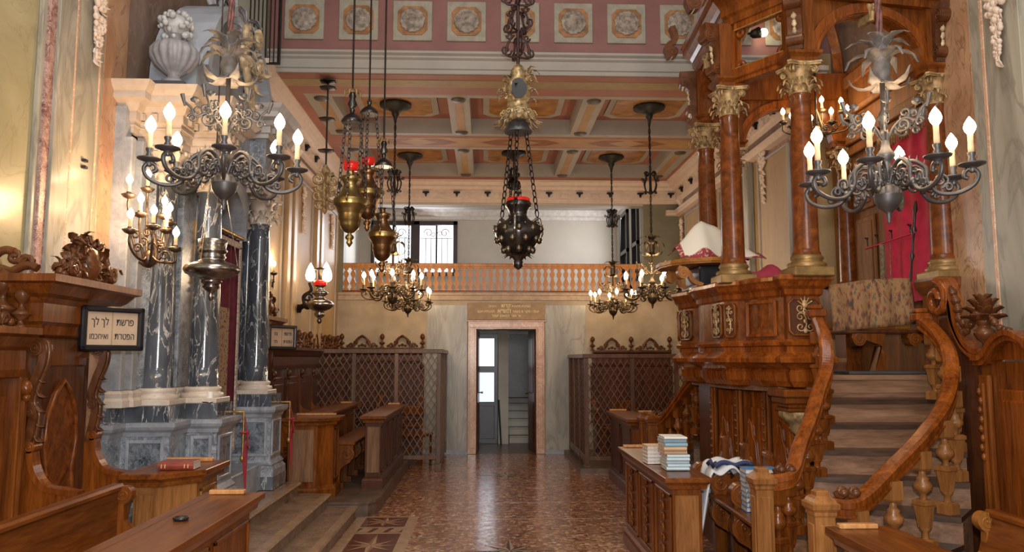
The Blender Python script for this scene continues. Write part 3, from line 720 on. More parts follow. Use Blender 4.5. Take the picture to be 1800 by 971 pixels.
stall_run('choir_stall', 'dark stalls with scrolled crests on the back wall, right of the doorway', (1.83, YB - .02, .07), 0, 2, .66, 1.66)
stall_run('choir_stall', 'long dark stalls along the left wall beyond the marble ark', (XL + .02, 8.98, .155), PI / 2, 6, .68, 1.58)
bpy.context.view_layer.update()

stall_run('choir_stall', 'walnut stalls at the far left edge, lower than the canopied stall', (-2.56, 1.68, 0), PI / 2, 4, .66, 1.76, mat=W_MID, arms=False)
# ---------------------------------------------------------------- tall end stalls with a canopy
def high_stall(label, y0, near=True):
    """on the left wall: local x out of the wall, y along it"""
    t = thing('canopied_stall', label, 'choir stall', (XL0, y0, .0)); L = .68
    b = MB(); b.box(.03, .24, 0, L, .3, 1.78); b.build('back_board', W_MID, t)
    b = MB(); b.box(.24, .27, .10, L - .10, .62, 1.56, .012); b.box(.24, .262, .05, .08, .5, 1.6); b.box(.24, .262, L - .08, L - .05, .5, 1.6); b.build('panel', W_DARK, t)
    b = MB()    # raised burl cartouche
    o = [(.16, .72), (.22, .70), (.30, .66), (.38, .70), (.44, .72), (.46, .82), (.43, .95), (.47, 1.1), (.45, 1.28), (.38, 1.40), (.30, 1.47), (.22, 1.40), (.15, 1.28), (.13, 1.1), (.17, .95), (.14, .82)]
    b.prism(o, .26, .285, 'x'); b.tube([(.29, y, z) for y, z in o + [o[0]]], .014, 6)
    b.tube(spiral((.295, .20, .80), .05, .012, 0, 1.4, 14, 'x'), .012, 5); b.tube(spiral((.295, .40, .80), .05, .012, PI, -1.4, 14, 'x'), .012, 5); b.build('cartouche', W_BURL, t)
    b = MB(); b.mould([(.03, -.02), (.30, -.02), (.30, L + .02), (.03, L + .02)], [(0, 1.72), (.02, 1.73), (.03, 1.78), (.05, 1.80), (.05, 1.90), (.07, 1.93), (.10, 1.95), (.14, 2.0), (.17, 2.01), (.17, 2.05), (0, 2.06)])
    b.prism([(.03, -.02), (.30, -.02), (.30, L + .02), (.03, L + .02)], 1.72, 2.055, 'z'); b.build('canopy', W_MID, t)
    for k, y in enumerate((0, L)):
        b = MB()     # carved console above, scrolled arm below
        pts = bez([(.27, y, 1.70), (.33, y, 1.68), (.335, y, 1.58), (.295, y, 1.46), (.275, y, 1.36), (.305, y, 1.30), (.295, y, 1.20), (.27, y, 1.08)], 6)
        b.ribbon(pts, .07, .04, (0, 1, 0)); b.tube([tuple(p + Vector((.018, 0, 0))) for p in pts], .014, 6)
        volute(b, (.30, y, 1.655), .042, .085, 'y', -1); volute(b, (.29, y, 1.31), .028, .08, 'y', 1)
        for k in range(5): b.M = Matrix.Translation((.30, y, 1.50 - k * .08)) @ Matrix.Rotation(PI - .4, 4, 'Y'); b.leaf(.07, .05, -.4, 4, .008)
        b.at(); b.build('console', W_CARVE, t)
        b = MB(); b.prism([(.24, 1.12), (.29, 1.12), (.31, 1.02), (.36, .92), (.46, .87), (.56, .86), (.61, .82), (.60, .76), (.54, .72), (.50, .45), (.24, .45)], y - .03, y + .03, 'y')
        b.ribbon(bez([(.30, y, 1.10), (.32, y, 1.0), (.38, y, .91), (.48, y, .885), (.57, y, .87)], 5), .08, .03, (0, 1, 0)); volute(b, (.57, y, .815), .055, .085, 'y', -1); volute(b, (.30, y, 1.12), .03, .08, 'y', -1); b.build('arm', W_RED, t)
    b = MB(); b.box(.24, .62, 0, L, .50, .55, .01); b.box(.24, .58, 0, L, .1, .5); b.build('seat', W_MIDX, t)
    b = MB()     # crest carving: C scrolls at the near end and a foliage mass at the front corner
    zt = 2.06; x = .25
    for s, yy, xx in ((1, .0, .12), (-1, .12, .28)):
        b.tube(bez([(.04, -.06, zt), (.07, -.06, zt + .10), (.12, -.06, zt + .13), (.17, -.06, zt + .12)], 5) if s > 0 else bez([(.10, -.06, zt + .03), (.16, -.06, zt + .015), (.24, -.06, zt + .05), (.30, -.06, zt + .03)], 5), .024, 7)
    b.tube(spiral((.17, -.06, zt + .09), .035, .01, PI / 2, -1.2, 12), .016, 6); b.tube(spiral((.24, -.06, zt + .06), .04, .012, PI, -1.3, 12), .018, 6)
    b.prism([(.02, zt), (.10, zt), (.07, zt + .14), (.02, zt + .17)], -.09, -.03, 'y')
    random.seed(3)
    for i in range(90):
        u = random.random(); v = random.random() ** 1.5
        yy = L * .5 + (u - .5) * L * 1.15 * (1 - v * .75); b.at((.36 + random.uniform(-.05, .04), yy, zt + v * .24), rz=random.uniform(0, 6.3), rx=random.uniform(-.9, .9)); b.leaf(.085, .055, random.uniform(.3, 1.0), 4, .008)
        if i % 3 == 0: b.at(); b.ball((.37 + random.uniform(-.03, .03), yy, zt + v * .2), .028, 7)
    b.at(); b.tube(spiral((.40, .12, zt + .05), .05, .012, 0, 1.3, 14, 'x'), .02, 6); b.tube(spiral((.40, L - .1, zt + .05), .05, .012, PI, -1.3, 14, 'x'), .02, 6)
    b.lathe([(.05, 0), (.09, .08), (.06, .18), (.001, .22)], 10, (.36, L * .5, zt)); b.build('crest', W_CARVE, t)
    b = MB(); finial(b, .16, -.12, 1.76, 1.35); b.box(.08, .24, -.18, -.06, 1.74, 1.77, .004); b.build('finial', W_CARVE, t)
    return t
high_stall('tall walnut stall with carved canopy at the left edge, nearest the camera', 4.42)
high_stall('tall walnut stall with a carved canopy beyond the marble ark', 8.30)

# framed parchment notices
def notice(label, loc, rz, lines, w_=.40, h=.27):
    t = thing('framed_notice', label, 'framed sign', loc, rz)
    b = MB()
    for x0, x1, z0, z1 in ((-w_ / 2, -w_ / 2 + .035, -h / 2, h / 2), (w_ / 2 - .035, w_ / 2, -h / 2, h / 2), (-w_ / 2, w_ / 2, -h / 2, -h / 2 + .035), (-w_ / 2, w_ / 2, h / 2 - .035, h / 2)): b.box(x0, x1, -.04, 0, z0, z1, .008)
    b.box(-w_ / 2, w_ / 2, -.005, .0, -h / 2, h / 2); b.build('frame', BLACK, t)
    b = MB(); b.box(-w_ / 2 + .03, w_ / 2 - .03, -.012, -.006, -h / 2 + .03, h / 2 - .03)
    b.build('parchment', PAPER, t); b = MB(); b.box(-.003, .003, -.0135, -.012, -h / 2 + .035, h / 2 - .035); b.build('divider_line', plain('tan_divider_line', (.36, .23, .14), .7), t)
    for s, x, z, sz in lines: text(s, (x, -.014, z), sz, INK, (PI / 2, 0, 0), t, 'lettering', .72)
    return t
notice('black framed parchment with large square letters on the near canopied stall', (-2.30, 4.92, 1.78), math.atan2(.25, .17), [('פרשת', .082, .02, .064), ('לך לך', -.078, .02, .064), ('הפטרת', .082, -.065, .058), ('ואיחכמו', -.082, -.065, .052)])
notice('small black framed parchment on the far canopied stall', (-2.26, 8.82, 1.83), math.atan2(.25, .17), [('פרשת', .085, .02, .06), ('נח', -.085, .02, .06), ('הפטרת', .085, -.065, .055), ('רני', -.085, -.065, .055)])

# ---------------------------------------------------------------- reading desks
def desk(label, x0, x1, y0, y1, z, z0=0.0, lip='far', mat=W_MID, front=W_LIGHT, name='reading_desk', carved=False, chamf=0.0):
    t = thing(name, label, 'desk', ((x0 + x1) / 2, (y0 + y1) / 2, z0)); hx, hy = (x1 - x0) / 2, (y1 - y0) / 2; H = z - z0
    c = chamf
    pl = lambda o: [(-hx - o, -hy - o), (hx - c + o * .5, -hy - o), (hx + o, -hy + c - o * .5), (hx + o, hy + o), (-hx - o, hy + o)] if c else [(-hx - o, -hy - o), (hx + o, -hy - o), (hx + o, hy + o), (-hx - o, hy + o)]
    b = MB(); b.prism(pl(-.012), H - .025, H - .0012, 'z'); b.mould(pl(0), [(-.03, H - .075), (.0, H - .075), (.005, H - .05), (.02, H - .035), (.03, H - .03), (.03, H - .004), (.026, H), (-.03, H)], True); b.build('top', W_MIDY, t)
    b = MB(); b.prism(pl(-.03), .12, H - .07, 'z'); b.build('body', mat, t)
    b = MB(); b.mould(pl(-.03), [(-.02, 0), (.03, 0), (.03, .09), (.02, .11), (0, .13), (-.02, .13)], True); b.build('base', mat, t)
    b = MB(); zz0, zz1 = .17, H - .12
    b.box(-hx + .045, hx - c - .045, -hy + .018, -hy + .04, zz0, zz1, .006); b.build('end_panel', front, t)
    n = max(1, round(2 * hy / .62))
    for s in (-1, 1):
        for i in range(n):
            a = -hy + c * (s > 0) + .06 + (2 * hy - .06 - c * (s > 0)) * i / n; d = -hy + c * (s > 0) + (2 * hy - c * (s > 0)) * (i + 1) / n - .06
            if d - a < .08: continue
            b = MB(); X = s * (hx - .03); xx = sorted((X, X + s * .012)); r = .02
            for p0, p1, q0, q1 in ((a, a + r, zz0, zz1), (d - r, d, zz0, zz1), (a, d, zz0, zz0 + r), (a, d, zz1 - r, zz1)): b.box(xx[0], xx[1], p0, p1, q0, q1, .003)
            if carved:
                xx2 = X + s * .012; ym = (a + d) / 2
                for k in range(7):
                    zc = zz0 + .06 + (zz1 - zz0 - .1) * k / 6; b.ball((xx2, ym + .02 * (-1) ** k, zc), .022, 8, 1.6, .6); b.tube(spiral((xx2, ym - .03 * (-1) ** k, zc), .03, .008, 0, 1.1, 10, 'x'), .007, 5)
            b.build('side_panel', mat, t)
    b = MB()
    if lip: yy = hy - .02; b.box(-hx + .01, hx - .06, yy - .02, yy + .02, H, H + .022, .004); b.build('book_stop', W_ORANGE, t)
    return t
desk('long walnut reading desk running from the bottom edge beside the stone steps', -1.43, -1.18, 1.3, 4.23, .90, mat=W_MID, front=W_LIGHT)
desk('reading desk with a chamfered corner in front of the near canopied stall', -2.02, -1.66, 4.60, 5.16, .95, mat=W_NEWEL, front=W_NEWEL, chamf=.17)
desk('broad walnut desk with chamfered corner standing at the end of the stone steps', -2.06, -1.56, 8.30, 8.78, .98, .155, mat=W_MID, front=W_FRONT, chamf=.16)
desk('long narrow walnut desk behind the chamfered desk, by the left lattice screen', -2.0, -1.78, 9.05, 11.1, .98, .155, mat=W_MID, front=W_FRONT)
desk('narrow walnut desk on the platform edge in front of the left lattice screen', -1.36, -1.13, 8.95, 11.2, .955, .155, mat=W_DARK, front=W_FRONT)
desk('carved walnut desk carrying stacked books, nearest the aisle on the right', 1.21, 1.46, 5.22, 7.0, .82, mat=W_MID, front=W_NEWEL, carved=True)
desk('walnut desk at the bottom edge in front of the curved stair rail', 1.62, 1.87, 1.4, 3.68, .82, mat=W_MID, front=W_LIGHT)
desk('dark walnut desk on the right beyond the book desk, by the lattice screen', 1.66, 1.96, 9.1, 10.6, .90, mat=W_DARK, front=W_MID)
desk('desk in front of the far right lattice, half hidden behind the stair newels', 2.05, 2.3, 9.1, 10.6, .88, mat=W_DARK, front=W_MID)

# ---------------------------------------------------------------- pews
def pew(label, xb, y0, y1, zb, face=1, name='pew', lean=0.0):
    """back board at x = xb, seat toward face"""
    t = thing(name, label, 'pew', (xb, y1, 0)); L = y1 - y0
    b = MB(); b.prism([(-.02 + lean * 0, zb - .04), (.02, zb - .04), (.02 + face * lean, .12), (-.02 + face * lean, .12)], -L, 0, 'y'); b.build('back_board', W_MIDY, t)
    b = MB(); b.box(-.035, .035, -L, 0, zb - .04, zb, .012); b.build('top_rail', W_MIDY, t)
    b = MB(); b.box(min(0, face * .42), max(0, face * .42), -L, -.03, .42, .46, .01); b.build('seat', W_MIDY, t)
    for y in (0, -L):
        b = MB(); pr = [(0, zb - .02), (.05, zb - .01), (.085, zb - .045), (.075, zb - .09), (.05, zb - .11), (.055, zb - .19), (.11, zb - .25), (.20, zb - .24), (.30, zb - .27), (.40, zb - .36), (.42, .1), (0, .1)]
        b.prism([(face * x, z) for x, z in pr], y - .045, y, 'y'); volute(b, (face * .045, y - .022, zb - .055), .045, .055, 'y', face); b.build('bench_end', W_LIGHT if face < 0 else W_MID, t)
    return t
pew('walnut pew with a scrolled end filling the lower left corner', -1.97, 1.0, 4.40, .93, 1)
pew('walnut pew with a pale slanted end in the bottom right corner', 2.50, 1.2, 3.9, .86, -1, lean=.2)
# scroll bracketed bench between the rear left desks
def scroll_bench(label, p0, p1, zs, z0, depth, side, n, name='scroll_bench', arms=False):
    p0 = Vector((*p0, 0)); p1 = Vector((*p1, 0)); d = (p1 - p0); L = d.length; rz = math.atan2(d.y, d.x)
    t = thing(name, label, 'bench', (p0.x, p0.y, z0), rz); H = zs - z0; s = side
    b = MB(); b.box(0, L, min(0, s * depth), max(0, s * depth), H - .035, H, .01); b.build('seat', W_MIDX, t)
    for i in range(n):
        x = .04 + (L - .08) * i / max(1, n - 1); b = MB()
        o = [(0.02, H - .035), (.02, H - .12), (.05, H - .22), (.12, H - .26), (.16, H - .30), (.17, .06), (.12, .06), (.12, 0), (depth - .04, 0), (depth - .04, H - .035)]
        b.prism([(s * (depth - a), z) for a, z in o], x - .035, x + .035, 'x'); volute(b, (x, s * (depth - .09), H - .13), .085, .09, 'x', 1); b.build('scroll_bracket', W_MID, t)
        if arms:
            b = MB(); o = [(.03, H), (.03, H + .08), (.10, H + .12), (.16, H + .11), (.21, H + .15), (.245, H + .25), (.25, H + .35), (.29, H + .36), (.30, H + .30), (.30, H)]
            b.prism([(s * (depth - a), z) for a, z in o], x - .03, x + .03, 'x'); volute(b, (x, s * (depth - .08), H + .085), .08, .085, 'x', 1); volute(b, (x, s * (depth - .27), H + .35), .026, .075, 'x', -1); b.build('arm', W_MID, t)
    return t
scroll_bench('low bench with rounded scroll brackets between the rear left desks', (-1.73, 9.0), (-1.73, 11.1), .66, .155, .28, -1, 5)

# chairs behind the screens
def chair(label, loc, rz):
    t = thing('wooden_chair', label, 'chair', loc, rz)
    b = MB(); b.box(-.21, .21, -.2, .2, .42, .46, .012); b.build('seat', W_MID, t)
    b = MB(); b.box(-.2, .2, .17, .2, .75, .88, .01); b.box(-.2, .2, .17, .2, .56, .60, .01)
    for x in (-.19, -.06, .06, .16): b.box(x, x + .03, .175, .195, .46, .9)
    b.build('backrest', W_MID, t)
    for x in (-.19, .16):
        for y in (-.19, .16): q = MB(); q.box(x, x + .03, y, y + .03, 0, .43); q.build('leg', W_MID, t)
chair('wooden chair standing behind the left lattice screen', (-1.05, 12.2, .0), 2.8)
chair('wooden chair standing behind the right lattice screen', (2.1, 12.3, .07), -2.8)
# ---------------------------------------------------------------- stalls on the right wall by the camera
t = thing('sweeping_stall', 'tall walnut stall back sweeping up to a big volute at the right edge', 'choir stall', (3.02, 5.12, 0)); Q = .76
# local: y toward camera is negative
prof = [(0, .2), (0, 1.98), (-.09, 2.0), (-.15, 1.92), (-.20, 1.78), (-.30, 1.66), (-.42, 1.60), (-.50, 1.585), (-.50, .2)]
b = MB(); b.prism([(y * Q, z) for y, z in prof], 0, .06, 'x'); b.build('side_board', W_DARK, t)
b = MB(); rim = bez([(.02, -.02, 2.12), (.02, -.12, 2.10), (.02, -.19, 1.98), (.02, -.225, 1.84), (.02, -.32, 1.72), (.02, -.42, 1.66), (.02, -.50, 1.64), (.02, -.56, 1.64)], 6); rim = [Vector((p.x, p.y * Q, p.z)) for p in rim]
b.ribbon(rim, .09, .035, (1, 0, 0)); b.ribbon([tuple(p + Vector((-.015, 0, -.03))) for p in rim], .06, .03, (1, 0, 0))
b.tube(spiral((-.02, -.02, 1.99), .12, .03, PI * .5, 1.25, 22, 'x'), .03, 7); b.ribbon(spiral((.01, -.03, 1.99), .125, .05, PI * .5, 1.1, 20, 'x'), .10, .02, (1, 0, 0)); b.build('volute_rail', W_RED, t)
for k in range(6):
    y0 = -.42 - k * .66; b = MB(); b.box(0, .05, y0 - .66, y0, .2, 1.58); b.build('back_board', W_MID, t)
    b = MB(); b.box(-.03, .0, y0 - .10, y0, .4, 1.50, .008); b.box(-.05, -.03, y0 - .075, y0 - .03, .55, 1.45, .006)
    for j in range(8): b.ball((-.055, y0 - .052 + .006 * (-1) ** j, 1.40 - j * .055), .016, 8, 1.5)
    b.build('pilaster', W_MID, t)
    b = MB(); b.box(-.025, 0, y0 - .60, y0 - .17, .55, 1.42, .01); b.box(-.04, -.02, y0 - .55, y0 - .22, .62, 1.36, .01); b.build('panel', W_RED, t)
    b = MB(); arc = bez([(0, y0 - .0, 1.60), (0, y0 - .10, 1.61), (0, y0 - .20, 1.70), (0, y0 - .33, 1.745), (0, y0 - .46, 1.70), (0, y0 - .56, 1.61), (0, y0 - .66, 1.60)], 5)
    b.prism([(p.y, p.z) for p in arc] + [(y0 - .655, 1.59), (y0 - .005, 1.59)], -.006, .056, 'x'); b.ribbon(arc, .15, .03, (1, 0, 0)); b.ribbon([tuple(p + Vector((-.008, 0, -.03))) for p in arc], .10, .03, (1, 0, 0)); b.build('arched_cornice', W_RED, t)
    if k < 2:
        b = MB(); zz = 1.63; yy = y0 - .02
        b.lathe([(.001, -.03), (.055, -.03), (.05, .0), (.022, .02), (.016, .06), (.04, .08), (.058, .11), (.056, .14), (.032, .155), (.034, .17), (.055, .19), (.05, .2)], 16, (.02, yy, zz), lobes=8, la=.15)
        random.seed(11 + k)
        for j, (nl, r, q, tl) in enumerate(((9, .035, .19, .95), (9, .035, .22, .65), (8, .028, .25, .35), (6, .012, .27, .12))):
            for i in range(nl):
                a = 2 * PI * (i + .5 * (j % 2)) / nl; b.M = Matrix.Translation((.02 + r * math.cos(a), yy + r * math.sin(a), zz + q)) @ Matrix.Rotation(a, 4, 'Z') @ Matrix.Rotation(tl, 4, 'Y'); b.leaf(.095, .06, .12, 4, .012, .1)
        b.at(); b.ball((-.03, yy - .02, zz + .23), .032, 10); b.ball((.02, yy, zz + .25), .05, 10); b.ball((-.02, yy + .05, zz + .22), .024, 8)
        for s in (-1, 1):
            b.at(); g = bez([(.01, yy + s * .07, zz + .22), (.01, yy + s * .15, zz + .15), (.01, yy + s * .20, zz + .13), (.01, yy + s * .25, zz + (.2 if s > 0 else .12))], 4)
            for i, p in enumerate(g): b.ball(tuple(p), .013 + .006 * (i % 3), 7, 1.1)
        b.build('carved_flower_vase', W_CARVE, t)
b = MB(); g = bez([(.0, -.13, 2.06), (.0, -.19, 1.95), (.0, -.22, 1.84), (.0, -.32, 1.80)], 6)
for i, p in enumerate(g): b.ball((p.x + .01, p.y, p.z), .014 + .008 * ((i * 7) % 3), 8)
b.build('carved_garland', W_CARVE, t)
# ---------------------------------------------------------------- columns
def capital(b, r, h, sq=1.0):
    """composite capital: bell, two rows of leaves, corner volutes, abacus; stands on z=0 of b.M"""
    M0 = b.M.copy()
    b.lathe([(r * 1.0, 0), (r * 1.08, .02 * h), (r * 1.08, .06 * h), (r * .98, .08 * h), (r * 1.0, .4 * h), (r * 1.15, .7 * h), (r * 1.5, .86 * h)], 20)
    for row, (n, z, L, tl) in enumerate(((8, .06, .42, .22), (8, .28, .46, .34))):
        for i in range(n):
            a = 2 * PI * (i + .5 * row) / n
            b.M = M0 @ Matrix.Rotation(a, 4, 'Z') @ Matrix.Translation((r * 1.02, 0, z * h)) @ Matrix.Rotation(tl, 4, 'Y'); b.leaf(L * h, r * .75, .8, 6, .006, .3)
    for i in range(4):
        a = PI / 4 + i * PI / 2; b.M = M0 @ Matrix.Rotation(a, 4, 'Z')
        for s in (-1, 1): b.tube(spiral((r * 1.55, s * r * .16, .76 * h), r * .34, r * .08, PI * .55, -1.4, 14), r * .11, 5)
        b.ball((r * 1.5, 0, .74 * h), r * .22, 8)
        b.M = M0 @ Matrix.Rotation(i * PI / 2, 4, 'Z'); b.ball((r * 1.42, 0, .9 * h), r * .22, 8)
        b.tube([(r * 1.25, -r * .9, .84 * h), (r * 1.2, 0, .80 * h), (r * 1.25, r * .9, .84 * h)], r * .1, 5)
    b.M = M0; k = r * 1.72 * sq; q = r * 1.36; ab = []
    for i in range(4):
        a = i * PI / 2; ca, sa = math.cos(a), math.sin(a)
        for x, y in ((k, -k * .86), (q, -r * .5), (q, r * .5), (k, k * .86)): ab.append((x * ca - y * sa, x * sa + y * ca))
    b.prism(ab, .88 * h, .94 * h, 'z'); b.prism([(x * 1.05, y * 1.05) for x, y in ab], .94 * h, h, 'z'); b.M = M0
def shaft(b, r0, r1, z0, z1, n=24):
    pr = [(r0 * 1.12, z0), (r0 * 1.12, z0 + .02), (r0 * 1.02, z0 + .035)] + [(r0 + (r1 - r0) * (t ** 1.4) , z0 + .05 + (z1 - z0 - .08) * t) for t in [i / 8 for i in range(9)]] + [(r1 * 1.1, z1 - .02), (r1 * 1.1, z1)]
    b.lathe(pr, n)

# ---------------------------------------------------------------- the pulpit (raised reader's platform)
PO = (2.45, 6.6); ZF = 1.48; ZP = 2.18; ZC0, ZC1 = 3.48, 3.70
pul = thing('pulpit', 'huge carved walnut pulpit with gilded capitals and canopy on the right', 'pulpit', (PO[0], PO[1], 0))
def L(x, y): return (x - PO[0], y - PO[1])
COL = {'A': (3.37, 5.60), 'B': (2.26, 5.40), 'C': (1.91, 5.93), 'D': (2.0, 6.90), 'E': (2.5, 7.70), 'F': (3.62, 7.64)}
for k, (x, y) in COL.items():
    lx, ly = L(x, y); b = MB(); b.at((lx, ly, 0)); shaft(b, .088, .068, ZP + .13, ZC0); b.build('column_shaft', W_BURL, pul)
    b = MB(); b.at((lx, ly, 0)); b.box(-.14, .14, -.14, .14, ZP - .02, ZP + .05, .008); b.lathe([(.13, ZP + .05), (.135, ZP + .065), (.13, ZP + .08), (.105, ZP + .09), (.105, ZP + .10), (.115, ZP + .115), (.108, ZP + .13), (.095, ZP + .14)], 24); b.build('column_base', BRZG, pul)
    b = MB(); b.at((lx, ly, ZC0)); capital(b, .072, ZC1 - ZC0); b.build('capital', GILTW, pul)

# drum (parapet)
P0 = [L(*p) for p in ((2.62, 7.95), (2.30, 7.95), (2.12, 7.72), (1.92, 7.42), (1.80, 7.22), (1.74, 6.98), (1.80, 6.74), (1.85, 6.71))]
def arcpts(p, q, bulge, n=7):
    p = Vector(p); q = Vector(q); d = q - p; nn = Vector((d.y, -d.x)).normalized(); return [tuple(p + d * (i / n) + nn * bulge * math.sin(PI * i / n)) for i in range(1, n)]
P1 = [L(1.80, 6.16), L(1.82, 5.94), L(1.90, 5.84), L(1.95, 5.84)]
P2 = [L(2.10, 5.47), L(2.09, 5.38), L(2.35, 5.38), L(2.35, 5.64)]
dp = P0 + arcpts(P0[-1], P1[0], .06) + P1 + arcpts(P1[-1], P2[0], .035) + P2
lowp = [(-.30, 1.40), (-.12, 1.38), (-.05, 1.40), (-.02, 1.44), (-.01, 1.50), (-.03, 1.52), (.03, 1.555), (.065, 1.57), (.07, 1.60), (.03, 1.63), (.0, 1.65), (.0, 1.68), (.025, 1.69), (.03, 1.71), (.0, 1.73), (-.02, 1.73), (-.30, 1.73)]
midp = [(-.06, 1.73), (-.012, 1.73), (-.012, 2.04), (-.06, 2.04)]
topp = [(-.12, 2.03), (-.01, 2.03), (.005, 2.045), (.01, 2.08), (.035, 2.10), (.05, 2.13), (.065, 2.145), (.065, 2.17), (.055, 2.18), (-.12, 2.18)]
MB().mould(dp, lowp).build('drum_moulding', W_RED, pul)
MB().mould(dp, midp).build('parapet', W_BURL, pul)
MB().mould(dp, topp).build('parapet_cornice', W_RED, pul)
# gilded panels on the pedestals
def gpanel(p, q, z0, z1, gilt=True, grow=0.0):
    """framed panel with gilded foliage on the face from p to q (outside to the right of travel)"""
    p = Vector((*p, 0)); q = Vector((*q, 0)); d = (q - p); w_ = d.length; d.normalize(); n = Vector((d.y, -d.x, 0)); c = (p + q) / 2
    M = Matrix(((d.x, n.x, 0, c.x), (d.y, n.y, 0, c.y), (0, 0, 1, 0), (0, 0, 0, 1))); hw_ = w_ / 2 - .02
    b = MB(); b.M = M; r = .012; ch = min(.03, hw_ * .4)
    o = [(-hw_ + ch, z0), (hw_ - ch, z0), (hw_, z0 + ch), (hw_, z1 - ch), (hw_ - ch, z1), (-hw_ + ch, z1), (-hw_, z1 - ch), (-hw_, z0 + ch)]
    b.prism(o, -.012, .004, 'y'); b.build('pedestal_panel', W_DARK, pul)
    b = MB(); b.M = M; b.tube([(x, .006, z) for x, z in o + [o[0]]], .009, 5); b.build('panel_frame', W_MID, pul)
    if not gilt: return
    b = MB(); b.M = M; k = min(hw_ * .62, .06); H = z1 - z0; zm = (z0 + z1) / 2
    b.tube(bez([(0, .01, z0 + .03), (.01, .012, zm - H * .1), (-.01, .012, zm + H * .15), (0, .01, z1 - .04)], 5), .006, 5)
    for j, (zz, s) in enumerate(((z0 + H * .22, 1), (z0 + H * .22, -1), (z0 + H * .5, 1), (z0 + H * .5, -1), (z0 + H * .74, 1), (z0 + H * .74, -1))):
        b.tube(spiral((s * k * .55, .012, zz), k * .55, k * .12, PI if s > 0 else 0, s * (1.2 if j % 4 < 2 else -1.2), 12), .003 + k * .03, 5)
    for zz, rr in ((z0 + H * .12, .4), (z0 + H * .38, .35), (zm + H * .1, .3), (z1 - H * .16, .5), (z1 - H * .08, .35)): b.ball((0, .014, zz), k * rr * .75, 8, 1.1, 1, .5)
    for i in range(5): a = -1.0 + i * .5; b.tube([(0, .012, z1 - H * .2), (math.sin(a) * k, .016, z1 - H * .2 + math.cos(a) * k * 1.1)], [.003, .006], 5)
    b.build('gilded_foliage', GILTW, pul)
gz = (1.76, 2.01)
gpanel(P2[1], P2[2], *gz); gpanel(P1[0], P1[1], *gz); gpanel(P1[1], P1[2], *gz); gpanel(P0[5], P0[6], *gz); gpanel(P0[4], P0[5], *gz)
# moulded frame of the curved panel between the two near pedestals
b = MB(); mp = [P1[3]] + arcpts(P1[-1], P2[0], .035) + [P2[0]]; mp = [(p[0] , p[1] ) for p in mp[1:-1]]
for z0, z1 in ((1.755, 1.775), (1.995, 2.015)): b.mould(mp, [(-.012, z0), (.004, z0), (.006, z1), (-.012, z1)])
for e in (0, -1): b.box(mp[e][0] - .012, mp[e][0] + .006, mp[e][1] - .012, mp[e][1] + .006, 1.76, 2.01)
b.build('curved_panel_frame', W_RED, pul)
# stepped corbel and gilded pendant under the near pedestal
b = MB(); cxy = L(2.20, 5.48)
for i, (hw_, z0, z1) in enumerate(((.165, 1.33, 1.385), (.145, 1.285, 1.335), (.12, 1.255, 1.29), (.13, 1.23, 1.255))): b.box(cxy[0] - hw_, cxy[0] + hw_, cxy[1] - hw_, cxy[1] + hw_, z0, z1, .01)
b.build('stepped_corbel', W_MID, pul)
b = MB(); b.at((cxy[0], cxy[1], 0)); b.lathe([(.125, 1.23), (.13, 1.20), (.09, 1.16), (.06, 1.13), (.07, 1.11), (.05, 1.08), (.02, 1.055), (.001, 1.05)], 20, lobes=10, la=.2); b.build('pendant', GILTW, pul)
# floor of the platform and the panelled wall below
fl = [L(*p) for p in ((2.35, 5.43), (3.30, 5.43), (3.72, 5.9), (3.72, 8.05), (2.6, 8.05), (2.1, 7.75), (1.9, 7.2), (1.92, 6.2), (2.1, 5.6))]
MB().prism(fl, 1.36, ZF, 'z').build('platform_floor', W_STEP, pul)
wall = [L(*p) for p in ((2.35, 7.9), (1.99, 7.3), (1.97, 6.7), (2.25, 5.60), (2.45, 5.60))]
b = MB(); b.mould(wall, [(-.08, 0), (0, 0), (0, 1.42), (-.08, 1.42)]); b.build('lower_wall', W_DARK, pul)
p, q = Vector((*wall[2], 0)), Vector((*wall[3], 0)); d = (q - p); Lw = d.length; d.normalize(); n_ = Vector((d.y, -d.x, 0))
M = Matrix(((d.x, n_.x, 0, p.x), (d.y, n_.y, 0, p.y), (0, 0, 1, 0), (0, 0, 0, 1)))
for i in range(4):
    b = MB(); b.M = M; x = Lw * i / 3; b.box(x - .035, x + .035, 0, .03, .3, 1.40, .008); b.box(x - .016, x + .016, .03, .045, .4, 1.35, .006)
    for k in range(9): b.ball((x, .045, 1.28 - k * .06), .013 + .004 * (k % 2), 6)
    b.build('pilaster_strip', W_MID, pul)
for i in range(3):
    b = MB(); b.M = M; x = Lw * (i + .5) / 3; q_ = Lw / 6 - .06
    b.box(x - q_, x + q_, -.01, .012, .35, 1.34, .008); b.box(x - q_ + .03, x + q_ - .03, .01, .022, .40, 1.22, .008)
    o = [(-.07, .60), (0, .55), (.07, .60), (.085, .78), (.06, .95), (.03, 1.0), (.02, 1.08), (0, 1.13), (-.02, 1.08), (-.03, 1.0), (-.06, .95), (-.085, .78)]
    b.prism([(x + a, z) for a, z in o], .02, .04, 'y'); b.tube([(x + a, .04, z) for a, z in o + [o[0]]], .010, 5); b.ball((x, .045, .78), .035, 8, 1.8, 1, .4); b.build('wall_panel', W_RED, pul)
